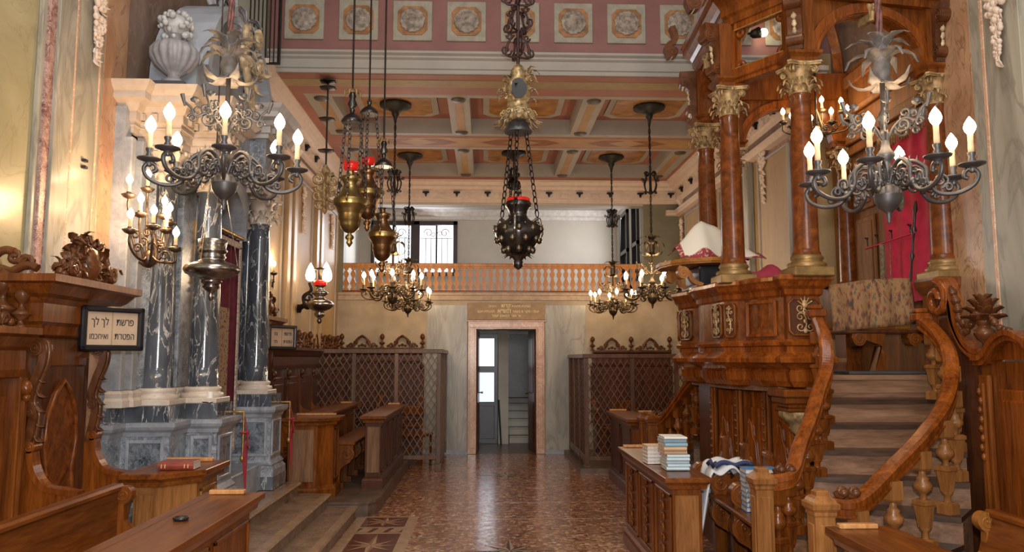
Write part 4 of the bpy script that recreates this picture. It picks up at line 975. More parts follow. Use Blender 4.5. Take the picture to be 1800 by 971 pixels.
# near right pedestal beside the stair, and back pedestals
for (x, y), nm in ((COL['A'], 1), (COL['F'], 0), (COL['E'], 0)):
    lx, ly = L(x, y); b = MB(); b.at((lx, ly, 0)); b.sqlathe([(.135, ZF), (.135, 1.54), (.12, 1.56), (.115, 1.60), (.115, 2.06), (.13, 2.08), (.15, 2.12), (.155, 2.16), (.155, ZP)]); b.box(-.085, .085, -.125, -.112, 1.66, 2.02, .008); b.build('pedestal', W_MID, pul)
    b = MB(); b.at((lx, ly, 0)); b.box(-.065, .065, -.132, -.124, 1.70, 1.98, .01); b.build('pedestal_panel', W_DARK, pul)
# canopy: impost blocks, arches, pierced attic and cornice
order = ['A', 'B', 'C', 'D', 'E', 'F']
for k in order:
    lx, ly = L(*COL[k]); b = MB(); b.at((lx, ly, 0)); b.sqlathe([(.10, ZC1), (.10, 3.73), (.125, 3.755), (.125, 3.775)]); b.box(-.085, .085, -.085, .085, 3.77, 4.21); b.build('impost_block', W_MID, pul)
def facet(p, q): 
    p = Vector((*L(*p), 0)); q = Vector((*L(*q), 0)); d = (q - p); w_ = d.length; d.normalize(); n = Vector((d.y, -d.x, 0)); c = (p + q) / 2
    return w_, Matrix(((d.x, n.x, 0, c.x), (d.y, n.y, 0, c.y), (0, 0, 1, 0), (0, 0, 0, 1)))
def arch_board(p, q):
    w_, M = facet(p, q); h = w_ / 2 - .07; rx, rz = h - .05, .40
    for th, dr, mt, nm in ((.035, 0.0, W_MID, 'arch_board'),):
        b = MB(); b.M = M; N = 20; top = 4.21; ins = [(-rx * math.cos(PI * i / N), 3.72 + rz * math.sin(PI * i / N)) for i in range(N + 1)]
        vs = []; 
        for x, z in ins: vs += [(x, -th, z), (x, th, z), (x * h / rx, -th, top), (x * h / rx, th, top)]
        fs = []
        for i in range(N): a = i * 4; fs += [(a, a + 4, a + 5, a + 1), (a, a + 2, a + 6, a + 4), (a + 1, a + 5, a + 7, a + 3), (a + 2, a + 3, a + 7, a + 6)]
        b.add(vs, fs); b.build(nm, mt, pul)
    b = MB(); b.M = M
    for s in (-1, 1):
        b.ribbon([(-(rx + .045) * math.cos(PI * i / N), s * .045, 3.72 + (rz + .04) * math.sin(PI * i / N)) for i in range(N + 1)], .03, .085, (0, 1, 0))
        b.ribbon([(-(rx + .02) * math.cos(PI * i / N), s * .06, 3.72 + (rz + .015) * math.sin(PI * i / N)) for i in range(N + 1)], .02, .022, (0, 1, 0))
    b.build('arch_moulding', W_RED, pul)
    b = MB(); b.M = M; b.prism([(-.02, 4.06), (.02, 4.06), (.03, 4.19), (-.03, 4.19)], -.06, .075, 'y'); b.tube(spiral((0, .085, 4.155), .025, .01, 0, 1.2, 10, 'x'), .012, 5); b.tube([(0, .082, 4.13), (0, .078, 4.06)], .015, 6); b.build('keystone', GILTW, pul)
def attic(p, q, z0=3.72):
    w_, M = facet(p, q); h = w_ / 2 - .05; b = MB(); b.M = M
    b.box(-h, h, -.04, .04, z0, z0 + .05); b.box(-h, h, -.055, .055, z0 + .03, z0 + .07, .008); b.box(-h, h, -.045, .045, z0 + .07, z0 + .11)
    b.box(-h, h, -.035, .035, 4.15, 4.21); b.box(-h, -h + .05, -.035, .035, z0, 4.21); b.box(h - .05, h, -.035, .035, z0, 4.21)
    for s in (-1, 1):
        b.tube(spiral((s * (h - .08), 0, 4.12), .035, .01, PI / 2, s * 1.1, 12), .02, 6); b.tube(spiral((s * (h - .08), 0, z0 + .14), .035, .01, -PI / 2, -s * 1.1, 12), .02, 6)
    b.build('attic_frame', W_RED, pul)
    b = MB(); b.M = M; z = 4.145
    b.tube([(-h + .05, .03, z), (h - .05, .03, z)], .008, 5); b.build('gilt_fillet', GILT, pul); b = MB(); b.M = M; b.tube([(-h + .05, .03, z0 + .12), (h - .05, .03, z0 + .12)], .006, 5); b.build('gilt_fillet', GILT, pul)
arch_board(COL['B'], COL['A']); arch_board(COL['F'], COL['E']); attic(COL['C'], COL['B']); attic(COL['E'], COL['D']); arch_board(COL['D'], COL['C'])
ring = [L(*COL[k]) for k in ('F', 'E', 'D', 'C', 'B', 'A')]
cpath = [L(3.72, 7.72), L(2.48, 7.78), L(1.94, 6.95), L(1.88, 5.89), L(2.26, 5.32), L(3.44, 5.52)]
b = MB(); b.mould(cpath, [(-.16, 4.20), (.0, 4.20), (.01, 4.25), (.03, 4.27), (.03, 4.32), (.05, 4.35), (.09, 4.39), (.11, 4.40), (.11, 4.44), (.13, 4.46), (-.16, 4.47)]); b.build('canopy_cornice', W_MID, pul)
# consoles above each capital, with gilded leaf drops
for k in ('A', 'B', 'C', 'D', 'E'):
    lx, ly = L(*COL[k]); c = Vector(L(2.75, 6.65)); v = Vector((lx, ly)) - c
    a = {'A': -PI / 2, 'B': -PI / 2 - .55, 'C': PI + .25, 'D': PI - .15, 'E': PI - .9}[k]
    b = MB(); b.at((lx, ly, 0), rz=a)
    b.prism([(.07, 3.78), (.12, 3.78), (.15, 3.85), (.12, 3.93), (.14, 4.02), (.20, 4.10), (.22, 4.21), (.07, 4.21)], -.05, .05, 'y')
    volute(b, (.125, 0, 3.85), .045, .11, 'y', 1); volute(b, (.18, 0, 4.11), .05, .11, 'y', -1); b.build('console', W_CARVE, pul)
    b = MB(); b.at((lx, ly, 0), rz=a)
    for j in range(5): b.M = Matrix.Translation((lx, ly, 0)) @ Matrix.Rotation(a, 4, 'Z') @ Matrix.Translation((.16 - .005 * j, 0, 4.10 - j * .055)) @ Matrix.Rotation(PI, 4, 'X'); b.leaf(.055, .045 - j * .005, -.2, 4, .006)
    b.build('gilded_drop', GILTP, pul)
# scrolls standing on the cornice towards the nave and open ribs above
for (x, y, a) in ((1.84, 7.1, PI), (1.78, 6.1, PI)):
    lx, ly = L(x, y); b = MB(); b.at((lx, ly, 0), rz=a)
    b.ribbon(bez([(.10, 0, 4.42), (.13, 0, 4.52), (.05, 0, 4.60), (.08, 0, 4.72)], 6), .09, .05, (0, 1, 0)); volute(b, (.08, 0, 4.47), .05, .1, 'y', 1); b.build('crest_scroll', W_CARVE, pul)
for k in order:
    lx, ly = L(*COL[k]); c = L(2.85, 6.7); b = MB()
    b.ribbon(bez([(lx, ly, 4.40), (lx * .9 + c[0] * .1, ly * .9 + c[1] * .1, 4.75), (lx * .5 + c[0] * .5, ly * .5 + c[1] * .5, 5.1), (c[0], c[1], 5.3)], 6), .09, .07, (ly - c[1], -(lx - c[0]), 0)); b.build('canopy_rib', W_MID, pul)
b = MB(); c = L(2.85, 6.7); b.lathe([(.10, 5.22), (.16, 5.26), (.16, 5.34), (.08, 5.40), (.05, 5.5), (.001, 5.55)], 16, (c[0], c[1], 0)); b.build('canopy_boss', W_CARVE, pul)
# back panelling on the wall of the recess
b = MB(); x0 = 3.66 - PO[0]; b.box(x0, x0 + .06, 5.95 - PO[1], 8.0 - PO[1], ZF, 4.5); b.box(x0 - .05, x0 + .06, 5.95 - PO[1], 8.0 - PO[1], 4.0, 4.06, .01); b.box(x0 - .05, x0 + .06, 5.95 - PO[1], 8.0 - PO[1], 4.3, 4.42, .01); b.box(x0 - .07, x0 + .06, 5.95 - PO[1], 8.0 - PO[1], 3.70, 3.80, .01); b.box(x0 - .04, x0, 5.95 - PO[1], 8.0 - PO[1], 3.60, 3.70, .008); b.build('back_panelling', W_SATIN, pul)
for y0, y1 in ((7.12, 7.50), (7.58, 7.92)):
    for z0, z1 in ((2.2, 2.95), (3.02, 3.52)): b = MB(); b.box(x0 - .025, x0, y0 - PO[1], y1 - PO[1], z0, z1, .01); b.box(x0 - .035, x0 - .02, y0 + .05 - PO[1], y1 - .05 - PO[1], z0 + .05, z1 - .05, .008); b.build('back_panel', W_SATIN, pul)

# ---------------------------------------------------------------- curved stairs with their rails
OUT = [(2.95, 5.20, 1.87), (2.96, 5.04, 1.77), (2.94, 4.90, 1.65), (2.87, 4.77, 1.50), (2.70, 4.58, 1.33), (2.42, 4.34, 1.17), (2.16, 4.17, 1.03), (1.87, 3.98, .89), (1.72, 3.95, .885)]
INN = [(2.27, 5.30, 1.90), (2.27, 5.18, 1.74), (2.22, 5.06, 1.55), (2.12, 4.96, 1.40), (2.02, 4.86, 1.24), (1.90, 4.75, 1.08), (1.80, 4.64, .94), (1.72, 4.62, .91), (1.66, 4.62, .905)]
OUTS = [(3.22, 5.44), (3.12, 5.2), (3.04, 5.0), (2.96, 4.78), (2.80, 4.54), (2.53, 4.28), (2.24, 4.10), (1.95, 3.92), (1.74, 3.88)]
INNS = [(2.24, 5.44), (2.2, 5.22), (2.16, 5.10), (2.08, 4.99), (1.97, 4.92), (1.86, 4.84), (1.77, 4.74), (1.70, 4.68), (1.62, 4.68)]
def lerp(P, s):
    s = max(0, min(len(P) - 1.0001, s * (len(P) - 1))); i = int(s); t = s - i; return [a + (c - a) * t for a, c in zip(P[i], P[i + 1])]
def newel(b, x, y, z0, z1, rz=0):
    b.sqlathe([(.062, z0), (.062, z0 + .08), (.05, z0 + .10), (.05, z1 - .085), (.056, z1 - .075), (.056, z1 - .06), (.068, z1 - .045), (.07, z1 - .02), (.058, z1 - .012), (.05, z1 + .004), (.034, z1 + .016), (.034, z1 + .034), (.024, z1 + .042), (.001, z1 + .046)], (x, y, 0), rz)
    b.box(x - .034, x + .034, y - .056, y - .046, z0 + .15, z1 - .12, .006); b.box(x - .056, x - .046, y - .034, y + .034, z0 + .15, z1 - .12, .006)
def baluster(b, x, y, z0, h, rz=0.0):
    k = h / .5; b.M = Matrix.Translation((x, y, z0)) @ Matrix.Rotation(rz, 4, 'Z') @ Matrix.Diagonal((1, 1, k, 1))
    b.sqlathe([(.042, 0), (.042, .055), (.03, .065)]); b.lathe([(.02, .065), (.018, .10), (.03, .112), (.03, .122)], 12)
    b.sqlathe([(.024, .12), (.036, .235), (.042, .24), (.042, .26), (.03, .268)]); b.lathe([(.018, .268), (.017, .295), (.03, .305), (.048, .325), (.048, .345), (.03, .368), (.034, .378), (.02, .39), (.017, .42)], 14)
    b.sqlathe([(.03, .42), (.036, .43), (.036, .52)]); b.at()
def stair(name, label, origin, OUT, INN, OUTS, INNS, mir=False, n=9):
    t = thing(name, label, 'staircase', (origin[0], origin[1], 0))
    f = (lambda p: (p[0] - origin[0], (2 * 6.6 - p[1] if mir else p[1]) - origin[1]) + tuple(p[2:]))
    for k in range(n):
        zt = ZF - .153 * (k + 1); s0 = k / n; s1 = (k + 1) / n
        a0, a1, c0, c1 = f(lerp(INNS, s0)), f(lerp(INNS, s1)), f(lerp(OUTS, s0)), f(lerp(OUTS, s1))
        def ext(p, q, e): d = (Vector(p) - Vector(q)); d.normalize(); return (p[0] + d.x * e, p[1] + d.y * e)
        b = MB(); a, c = (a0, a1), (c0, c1); poly = [a0, c0, c1, a1]; fr = [a1, c1, ext(c1, c0, .03), ext(a1, a0, .03)]
        b.prism(poly, 0 if k > 5 else zt - .35, zt - .03, 'z'); b.build('step', W_STEP, t); b = MB(); b.prism([a0, c0, ext(c1, c0, .035), ext(a1, a0, .035)], zt - .03, zt, 'z'); b.build('tread', W_TREAD, t)
        if k == 0:
            b = MB(); d = Vector(c0) - Vector(a0); b.prism([a0, c0, (c0[0], c0[1] + (.04 if not mir else -.04)), (a0[0], a0[1] + (.04 if not mir else -.04))], zt, ZF - .03, 'z'); b.prism([(a0[0], a0[1] - (.035 if not mir else -.035)), (c0[0], c0[1] - (.035 if not mir else -.035)), (c0[0], c0[1] + (.05 if not mir else -.05)), (a0[0], a0[1] + (.05 if not mir else -.05))], ZF - .03, ZF + .004, 'z'); b.build('riser', W_STEP, t)
    for P, S in ((OUT, OUTS), (INN, INNS)):
        pts = bez([f(p) for p in P], 11); N = len(pts)
        # handrail: broad moulded section kept level
        for wd, th, dz in ((.088, .045, 0), (.065, .045, -.035), (.08, .018, -.06)):
            b = b if dz else MB(); vs = []
            for i in range(N):
                tt = pts[min(i + 1, N - 1)] - pts[max(i - 1, 0)]; nn = Vector((tt.y, -tt.x, 0)); nn = nn.normalized() if nn.length > 1e-5 else Vector((1, 0, 0)); p = pts[i] + Vector((0, 0, dz))
                for u, q in ((-1, -1), (1, -1), (1, .3), (.6, 1), (-.6, 1), (-1, .3)): vs.append(tuple(p + nn * u * wd / 2 + Vector((0, 0, q * th / 2))))
            fs = [(i * 6 + k, i * 6 + (k + 1) % 6, i * 6 + 6 + (k + 1) % 6, i * 6 + 6 + k) for i in range(N - 1) for k in range(6)] + [tuple(range(6)), tuple(range(6 * N - 6, 6 * N))]
            b.add(vs, fs)
        e0 = pts[0]; b.box(e0.x - .06, e0.x + .06, e0.y - .04, e0.y + .05, e0.z - .02, e0.z + .03, .008); b.box(e0.x - .045, e0.x + .045, e0.y - .02, e0.y + .05, e0.z + .03, e0.z + .065, .012)
        b.build('handrail', W_RED, t)
        b = MB(); e = pts[-1]; newel(b, e.x - .045, e.y, 0, e.z + .02); b.build('newel', W_NEWEL if not mir else W_MID, t)
        b = MB()
        for j, u in enumerate((.06, .12)): p = e + Vector((u, 0, .05)); b.tube(spiral((p.x, p.y, p.z), .03, .008, PI, 1.2, 12), .014, 5); b.ball((p.x + .015, p.y, p.z - .005), .028, 8, .8)
        b.build('rail_carving', W_CARVE, t)
        for i in range(8):
            s = (i + .45) / 8.4; p = f(lerp(P, s)); q = f(lerp(S, s)); zt = ZF - .153 * (int(s * n) + 1); x = p[0] * .8 + q[0] * .2; y = p[1] * .8 + q[1] * .2
            h = p[2] - .07 - zt
            b = MB(); baluster(b, x, y, zt, h, .3 if P is OUT else .6); b.build('baluster', W_NEWEL if (P is OUT and not mir) else W_MID, t)
    return t
stair('curved_stair', 'curved wooden stair with fat balusters climbing to the pulpit on the near side', (2.4, 4.8), OUT, INN, OUTS, INNS)
FO = [(x, 6.6 * 2 - y, z) for x, y, z in ((3.0, 7.86, 1.86), (2.85, 8.1, 1.72), (2.6, 8.35, 1.50), (2.35, 8.55, 1.28), (2.12, 8.62, 1.12), (1.92, 8.66, .97), (1.80, 8.68, .95))]
FI = [(x, 6.6 * 2 - y, z) for x, y, z in ((2.25, 7.60, 1.72), (2.12, 7.50, 1.60), (2.05, 7.45, 1.50), (1.97, 7.66, 1.33), (1.90, 7.90, 1.14), (1.84, 8.10, 1.0), (1.78, 8.2, .97))]
FOS = [(x, 6.6 * 2 - y) for x, y in ((3.1, 7.96), (2.95, 8.2), (2.68, 8.45), (2.4, 8.62), (2.15, 8.70), (1.95, 8.74), (1.78, 8.76))]
FIS = [(x, 6.6 * 2 - y) for x, y in ((2.45, 7.96), (2.35, 7.97), (2.25, 7.98), (2.15, 8.0), (2.05, 8.03), (1.95, 8.08), (1.78, 8.12))]
stair('curved_stair', 'matching stair on the far side of the pulpit, its rail sloping down toward the lattice', (2.3, 8.2), FO, FI, FOS, FIS, True)

# ---------------------------------------------------------------- things on the pulpit
t = thing('reading_lectern', 'shaped wooden shelf projecting from the pulpit parapet on scroll brackets', 'lectern', (1.78, 6.62, 2.18))
b = MB(); o = [(-.26, .22), (-.27, .05), (-.22, -.15), (-.10, -.30), (.05, -.38), (.22, -.36), (.30, -.25), (.30, .30), (-.2, .34)]; b.prism(o, .19, .215, 'z'); b.prism([(x * 1.04, y * 1.04) for x, y in o], .205, .235, 'z'); b.build('shelf', W_LIGHTX, t)
b = MB(); b.box(.0, .26, -.2, .26, 0, .19, .01); b.box(-.03, .28, -.22, .28, 0, .03, .006); b.build('cabinet', BLACK, t)
for y in (-.2, .2):
    b = MB(); b.ribbon(bez([(.02, y, .02), (-.06, y, .06), (-.10, y, .13), (-.18, y, .17)], 6), .06, .035, (0, 1, 0)); volute(b, (-.14, y, .125), .05, .07, 'y', 1); b.build('scroll_bracket', W_LIGHT, t)
def cloth(name, label, cat, org, nx, ny, fn, mat, th=.006):
    b = MB(); vs = [fn(i / nx, j / ny) for j in range(ny + 1) for i in range(nx + 1)]; m = nx + 1
    b.add(vs, [(j * m + i, j * m + i + 1, j * m + m + i + 1, j * m + m + i) for j in range(ny) for i in range(nx)], True); o = b.build(name, mat, None, org)
    s = o.modifiers.new('thickness', 'SOLIDIFY'); s.thickness = th; s.offset = 1; tag(o, label, cat); return o
def cloth_mat(name, base, border, deco, edge=.13):
    """cloth with a woven border in the fabric's own u/v (kept in generated coordinates)"""
    m, nt, b = _mat(name); setp(b, .85); tc = nt.nodes.new('ShaderNodeTexCoord'); sx = nt.nodes.new('ShaderNodeSeparateXYZ'); nt.links.new(tc.outputs['Generated'], sx.inputs[0])
    def edgef(sock):
        s = nt.nodes.new('ShaderNodeMath'); s.operation = 'SUBTRACT'; nt.links.new(sock, s.inputs[0]); s.inputs[1].default_value = .5
        a = nt.nodes.new('ShaderNodeMath'); a.operation = 'ABSOLUTE'; nt.links.new(s.outputs[0], a.inputs[0]); return a.outputs[0]
    mx = nt.nodes.new('ShaderNodeMath'); mx.operation = 'MAXIMUM'; nt.links.new(edgef(sx.outputs[0]), mx.inputs[0]); nt.links.new(edgef(sx.outputs[1]), mx.inputs[1])
    f = ramp(nt, mx.outputs[0], [(.5 - edge, (0, 0, 0)), (.5 - edge + .008, (1, 1, 1))]); f2 = ramp(nt, noise(nt, coords(nt, (1, 1, 1)), 38, 2), [(.56, (0, 0, 0)), (.6, (1, 1, 1))])
    nt.links.new(mixc(nt, f, base, mixc(nt, f2, border, deco)), b.inputs['Base Color']); return m
def fc(u, v):
    x = (u - .42) * .72; pk = .29 * max(0, 1 - abs(u - .33) / (.40 if u < .33 else .62)) + .05
    if v < .45: k = v / .45; y = -.20 + .17 * k; z = -.01 + (pk + .01) * k ** .8
    else: k = (v - .45) / .55; y = -.03 + .26 * k; z = pk * (1 - .35 * k)
    return (x, y + .012 * math.sin(u * 17 + v * 4), z + .010 * math.sin(u * 23 + v * 6))
cloth('pulpit_cover_cloth', 'white cloth with a patterned red border draped over the pulpit lectern', 'cloth', (1.92, 6.60, 2.435), 28, 20, fc, cloth_mat('white_cloth_red_border', (.72, .66, .56), (.30, .035, .05), (.50, .36, .26), .06), .008)
def fr(u, v): return ((u - .5) * .42, (v - .5) * .35, .12 * math.sin(PI * u) * math.sin(PI * v) + .02 * math.sin(u * 14))
cloth('folded_crimson_cloth', 'crimson cloth bundled on the parapet behind the second column', 'cloth', (2.22, 6.05, 2.185), 16, 12, fr, plain('crimson_cloth', (.30, .02, .05), .8), .012)
# draped chest and bench on the platform
t = thing('platform_bench', 'dark bench with scrolled supports and a black turned leg on the pulpit floor', 'bench', (3.05, 6.15, ZF))
b = MB(); b.box(-.45, .48, -.16, .2, .31, .34, .008); b.build('seat', W_DARK, t)
b = MB(); b.lathe([(.03, 0), (.035, .04), (.02, .07), (.018, .13), (.035, .17), (.035, .22), (.02, .26), (.03, .31)], 14, (-.38, -.1, 0)); b.build('leg', BLACK, t)
for x in (-.02, .42):
    b = MB(); b.prism([(x - .02 + u, z) for u, z in ((0, 0), (.08, 0), (.10, .14), (.06, .22), (-.06, .26), (-.13, .24), (-.17, .28), (-.16, .31), (.10, .31))], -.15, -.05, 'y'); volute(b, (x - .13, -.1, .265), .05, .11, 'y', 1); b.build('scroll_support', W_MID, t)
TAP = plain('woven_tapestry', (.42, .24, .13), .9, var=.5, sc=24)
nt = TAP.node_tree; bb = nt.nodes['Principled BSDF']; v = coords(nt, (1, 1, 1)); n1 = noise(nt, coords(nt, (1, 1, .4)), 30, 4); nt.links.new(ramp(nt, n1, [(.34, (.05, .05, .035)), (.42, (.20, .07, .035)), (.5, (.28, .145, .06)), (.58, (.31, .165, .07)), (.66, (.10, .09, .055))]), bb.inputs['Base Color'])
def ft(u, v):
    x = (u - .5) * .66; s = v * .62
    if s < .24: y, z = .15 - s, .385 + .02 * math.sin(u * 3)
    else: q = s - .24; y, z = -.09 - .04 * math.sin(q * 5) - .012 * math.sin(u * 22), .385 - q * .95
    return (x, y, z + .06 * u - .04)
cloth('tapestry_cover', 'faded flowered tapestry with a fringe draped over the pulpit bench', 'cloth', (3.02, 6.12, ZF + .34), 30, 16, ft, TAP, .008)
b = MB(); b.box(-.30, .30, -.10, .13, 0, .36, .01); tag(b.build('wooden_chest', W_LIGHT, None, (3.04, 6.14, ZF + .343)), 'plain wooden chest under the flowered tapestry on the pulpit bench', 'chest')
tag(MB().box(-.25, .35, -.2, .12, 0, .02, .004).build('kneeling_board', plain('dark_board_paint', (.05, .05, .05), .5), None, (2.85, 5.75, ZF + .005)), 'dark flat board lying at the top of the pulpit stairs', 'board')
# scarlet hanging with rods
b = MB(); 
t = thing('scarlet_hanging', 'scarlet cloth with a fringed top hung at the back of the pulpit', 'hanging', (3.60, 6.40, 2.05))
b = MB(); N = 30; vs = [(.012 * math.sin(j * .9) - .01, -.46 + .92 * j / N, z) for j in range(N + 1) for z in (.02, 1.52)]; vs += [(x - .008, y, z) for x, y, z in vs]; m = 2 * (N + 1)
b.add(vs, [(2 * j, 2 * j + 2, 2 * j + 3, 2 * j + 1) for j in range(N)] + [(m + 2 * j, m + 2 * j + 1, m + 2 * j + 3, m + 2 * j + 2) for j in range(N)], True); b.build('cloth', REDC, t)
b = MB()
for j in range(24): b.lathe([(.001, 1.41), (.012, 1.43), (.008, 1.47), (.018, 1.5)], 6, (-.025, -.46 + .92 * j / 23, 0))
b.box(-.035, -.01, -.47, .47, 1.49, 1.54, .005); b.build('fringe', plain('old_gold_fringe', (.34, .20, .08), .7, var=.4, sc=40), t)
t = thing('rod_rack', 'thin red rod with hooks holding a wrapped scroll in front of the scarlet cloth', 'rack', (3.50, 6.62, 2.62)); b = MB(); b.tube([(0, -.42, 0), (0, .42, -.02)], .008, 6); b.build('rod', REDC, t)
b = MB()
for y in (-.35, -.05, .2, .38): b.tube([(0, y, 0), (0, y, .06), (-.02, y, .08)], .007, 5); b.ball((0, y, .07), .012, 6)
b.build('hook', IRON, t)
b = MB(); b.tube([(0, .12, -.02), (0, .14, -.55)], .022, 8); b.tube([(0, -.02, -.02), (0, 0, -.36)], .005, 5); b.build('wrapped_scroll', plain('old_gold_wrapping', (.20, .15, .08), .7, var=.4, sc=30), t)
t = MB(); t.lathe([(.008, 0), (.012, .1), (.008, .2), (.022, .25), (.008, .28), (.01, .42), (.026, .46), (.01, .50), (.012, .6), (.02, .63), (.008, .7)], 10, smooth=True)
o = t.build('turned_staff', plain('dark_staff_metal', (.07, .05, .05), .4, .5), None, (3.5, 6.32, 2.19)); o.rotation_euler = (.0, .0, 0); o.rotation_euler = (.22, 0, 0); tag(o, 'dark turned staff leaning before the scarlet cloth', 'staff')

# ---------------------------------------------------------------- bench by the pulpit with books and cloths
scroll_bench('walnut bench with scrolled arms along the foot of the pulpit', (1.98, 6.45), (1.93, 4.78), .60, 0, .30, -1, 4, arms=True)
BOOKC = {'blue': plain('blue_book_cloth', (.07, .25, .52), .5, var=.05), 'pale': plain('pale_blue_cover', (.50, .60, .66), .5, var=.05), 'grey': plain('grey_blue_cover', (.25, .38, .47), .5, var=.05), 'tan': plain('tan_cover', (.55, .35, .20), .5, var=.08), 'red': plain('red_leather', (.26, .045, .025), .4, var=.2, coat=.2), 'white': plain('white_cover', (.72, .72, .70), .5, var=.03)}
PAGES = plain('book_pages', (.62, .52, .44), .7, var=.12, sc=60)
def book(label, loc, dim, rz, col, group=None, gilt=False, upright=False, pages=PAGES):
    """closed book lying flat; spine on -y side; dim = length x, depth y, thickness z"""
    t = thing('book', label, 'book', loc, rz, group); lx, ly, lz = dim; c = .004
    b = MB(); b.box(-lx / 2, lx / 2, -ly / 2, ly / 2, 0, c, .001); b.box(-lx / 2, lx / 2, -ly / 2, ly / 2, lz - c, lz, .001)
    b.lathe([(lz / 2, -lx / 2), (lz / 2, lx / 2)], 10, a0=PI, a1=2 * PI) if False else b.prism([(-ly / 2, 0), (-ly / 2, lz), (-ly / 2 - .006, lz * .8), (-ly / 2 - .009, lz * .5), (-ly / 2 - .006, lz * .2)], -lx / 2, lx / 2, 'x'); b.build('cover', BOOKC[col], t)
    b = MB(); b.box(-lx / 2 + .004, lx / 2 - .004, -ly / 2 + .001, ly / 2 - .004, c, lz - c); b.build('pages', pages, t)
    if gilt:
        for x in (-.08, -.06, .05, .07): MB().box(x, x + .004, -ly / 2 - .011, -ly / 2 - .0085, lz * .25, lz * .75).build('gilt_line', GTX, t)
    return t
book('thick red leather book lying on the chamfered desk', (-1.80, 4.80, .952), (.20, .15, .045), .05, 'red', gilt=True)
cols = ['pale', 'pale', 'pale', 'pale', 'pale', 'tan', 'tan', 'grey', 'grey', 'white']
zz = .823
for i, c in enumerate(cols):
    th = .021 if i < 5 else (.026 if i < 9 else .016)
    lab = {0: 'pale blue book at the very bottom of the stack on the carved desk', 4: 'uppermost of the pale blue books, just under the tan books', 5: 'lower of the two tan books in the desk stack', 6: 'upper tan book in the desk stack, under the grey blue ones', 7: 'lower of the two grey blue books near the stack top', 8: 'upper grey blue book, second from the top of the stack', 9: 'thin white book on top of the stack on the carved desk'}.get(i, 'thin pale blue book inside the desk stack, one of the middle three')
    book(lab, (1.36 - (.012 if i < 5 else .028) + .003 * (i % 2), 5.62 + .01 * (i % 3), zz), (.16, .21, th), .03 * ((i * 5) % 3 - 1), c, 'pale blue books stacked on the carved desk' if i in (1, 2, 3) else None); zz += th + .0005
zz = .823
for i, c in enumerate(('white', 'pale', 'white', 'pale', 'tan')):
    lab = ['white book at the bottom of the low stack beside the tall one', 'pale blue book second from the bottom of the low stack', 'white book in the middle of the low stack', 'pale blue book fourth up in the low stack', 'tan book on top of the low stack on the desk edge'][i]
    book(lab, (1.30, 5.95, zz), (.16, .20, .026), PI / 2 + .05, c); zz += .0265
nb = 8
for j, (yy, xx) in enumerate(((4.98, 1.80), (5.25, 1.82))):
    zz = .602
    for i in range(nb if j == 0 else 9):
        top = i == (nb if j == 0 else 9) - 1
        side = 'near' if j == 0 else 'far'
        lab = 'blue book on top of the %s pile on the scroll bench' % side if top else ('lowest blue book of the %s pile on the scroll bench' % side if i == 0 else 'blue bound book inside the %s pile on the scroll bench' % side)
        book(lab, (xx - .012 * i * (j == 0) * .4 + .004 * (i % 2), yy, zz), (.15, .22, .030), PI / 2 + .04 * ((i * 3) % 3 - 1), 'blue', None if (top or i == 0) else 'blue books inside the %s pile' % side); zz += .0305
def fw(u, v):
    x = (u - .5) * .34; y = (v - .5) * .40; return (x - (.04 if v < .3 else 0), y, .06 + .03 * math.sin(u * 11 + v * 4) + .025 * math.sin(v * 13) + .05 * math.sin(PI * u) - (max(0, .25 - u) * 1.6))
cloth('crumpled_prayer_shawl', 'crumpled white shawl with dark stripes heaped on the bench arm', 'shawl', (1.80, 6.02, .66), 26, 26, fw, None or cloth_mat('striped_white_shawl', (.66, .66, .68), (.66, .66, .68), (.66, .66, .68)), .012)
def fw2(u, v): return ((u - .5) * .26, (v - .5) * .22, .015 * math.sin(u * 9) + .012 * math.sin(v * 11) + .02 * math.sin(PI * u))
SH = cloth_mat('white_cloth_navy_stripe', (.70, .70, .72), (.04, .05, .12), (.04, .05, .12), .025)
cloth('folded_prayer_shawl', 'folded white shawl with navy stripes on top of the crumpled one', 'shawl', (1.84, 5.95, .79), 18, 14, fw2, SH, .03)
# ---------------------------------------------------------------- marble pilasters at the near corners
def ax(px, py, x):
    d = RM @ Vector(((px - CX) / F, -(py - CY) / F, -1)); return (Vector((0, 0, 1.6)) + d * (x / d.x))
def pil(par, x, s, cuts):
    """layers of a flat pilaster; cuts: (pixel a, pixel b, thickness, material, name) measured at y=250"""
    for pa, pb, th, m, nm in cuts:
        ya, yb = sorted((ax(pa, 250, x + s * th).y, ax(pb, 250, x + s * th).y)); b = MB(); xx = sorted((x, x + s * th)); b.box(xx[0], xx[1], ya, yb, .2, 7.2, .004); b.build(nm, m, par)
pil(wl, XL0, 1, [(62, 75, .03, GREENM, 'pale_strip'), (75, 93, .05, REDM, 'red_marble_strip'), (93, 176, .07, GREENM, 'marble_pilaster'), (124, 127, .074, PINKM, 'pink_line'), (168, 171, .074, PINKM, 'pink_line'), (176, 216, .075, SIENA, 'orange_marble_strip')])
pil(wr, XR0, -1, [(1655, 1716, .06, SIENA, 'orange_marble_strip'), (1716, 1805, .07, GREENM, 'marble_pilaster'), (1734, 1740, .074, PINKM, 'pink_line')])
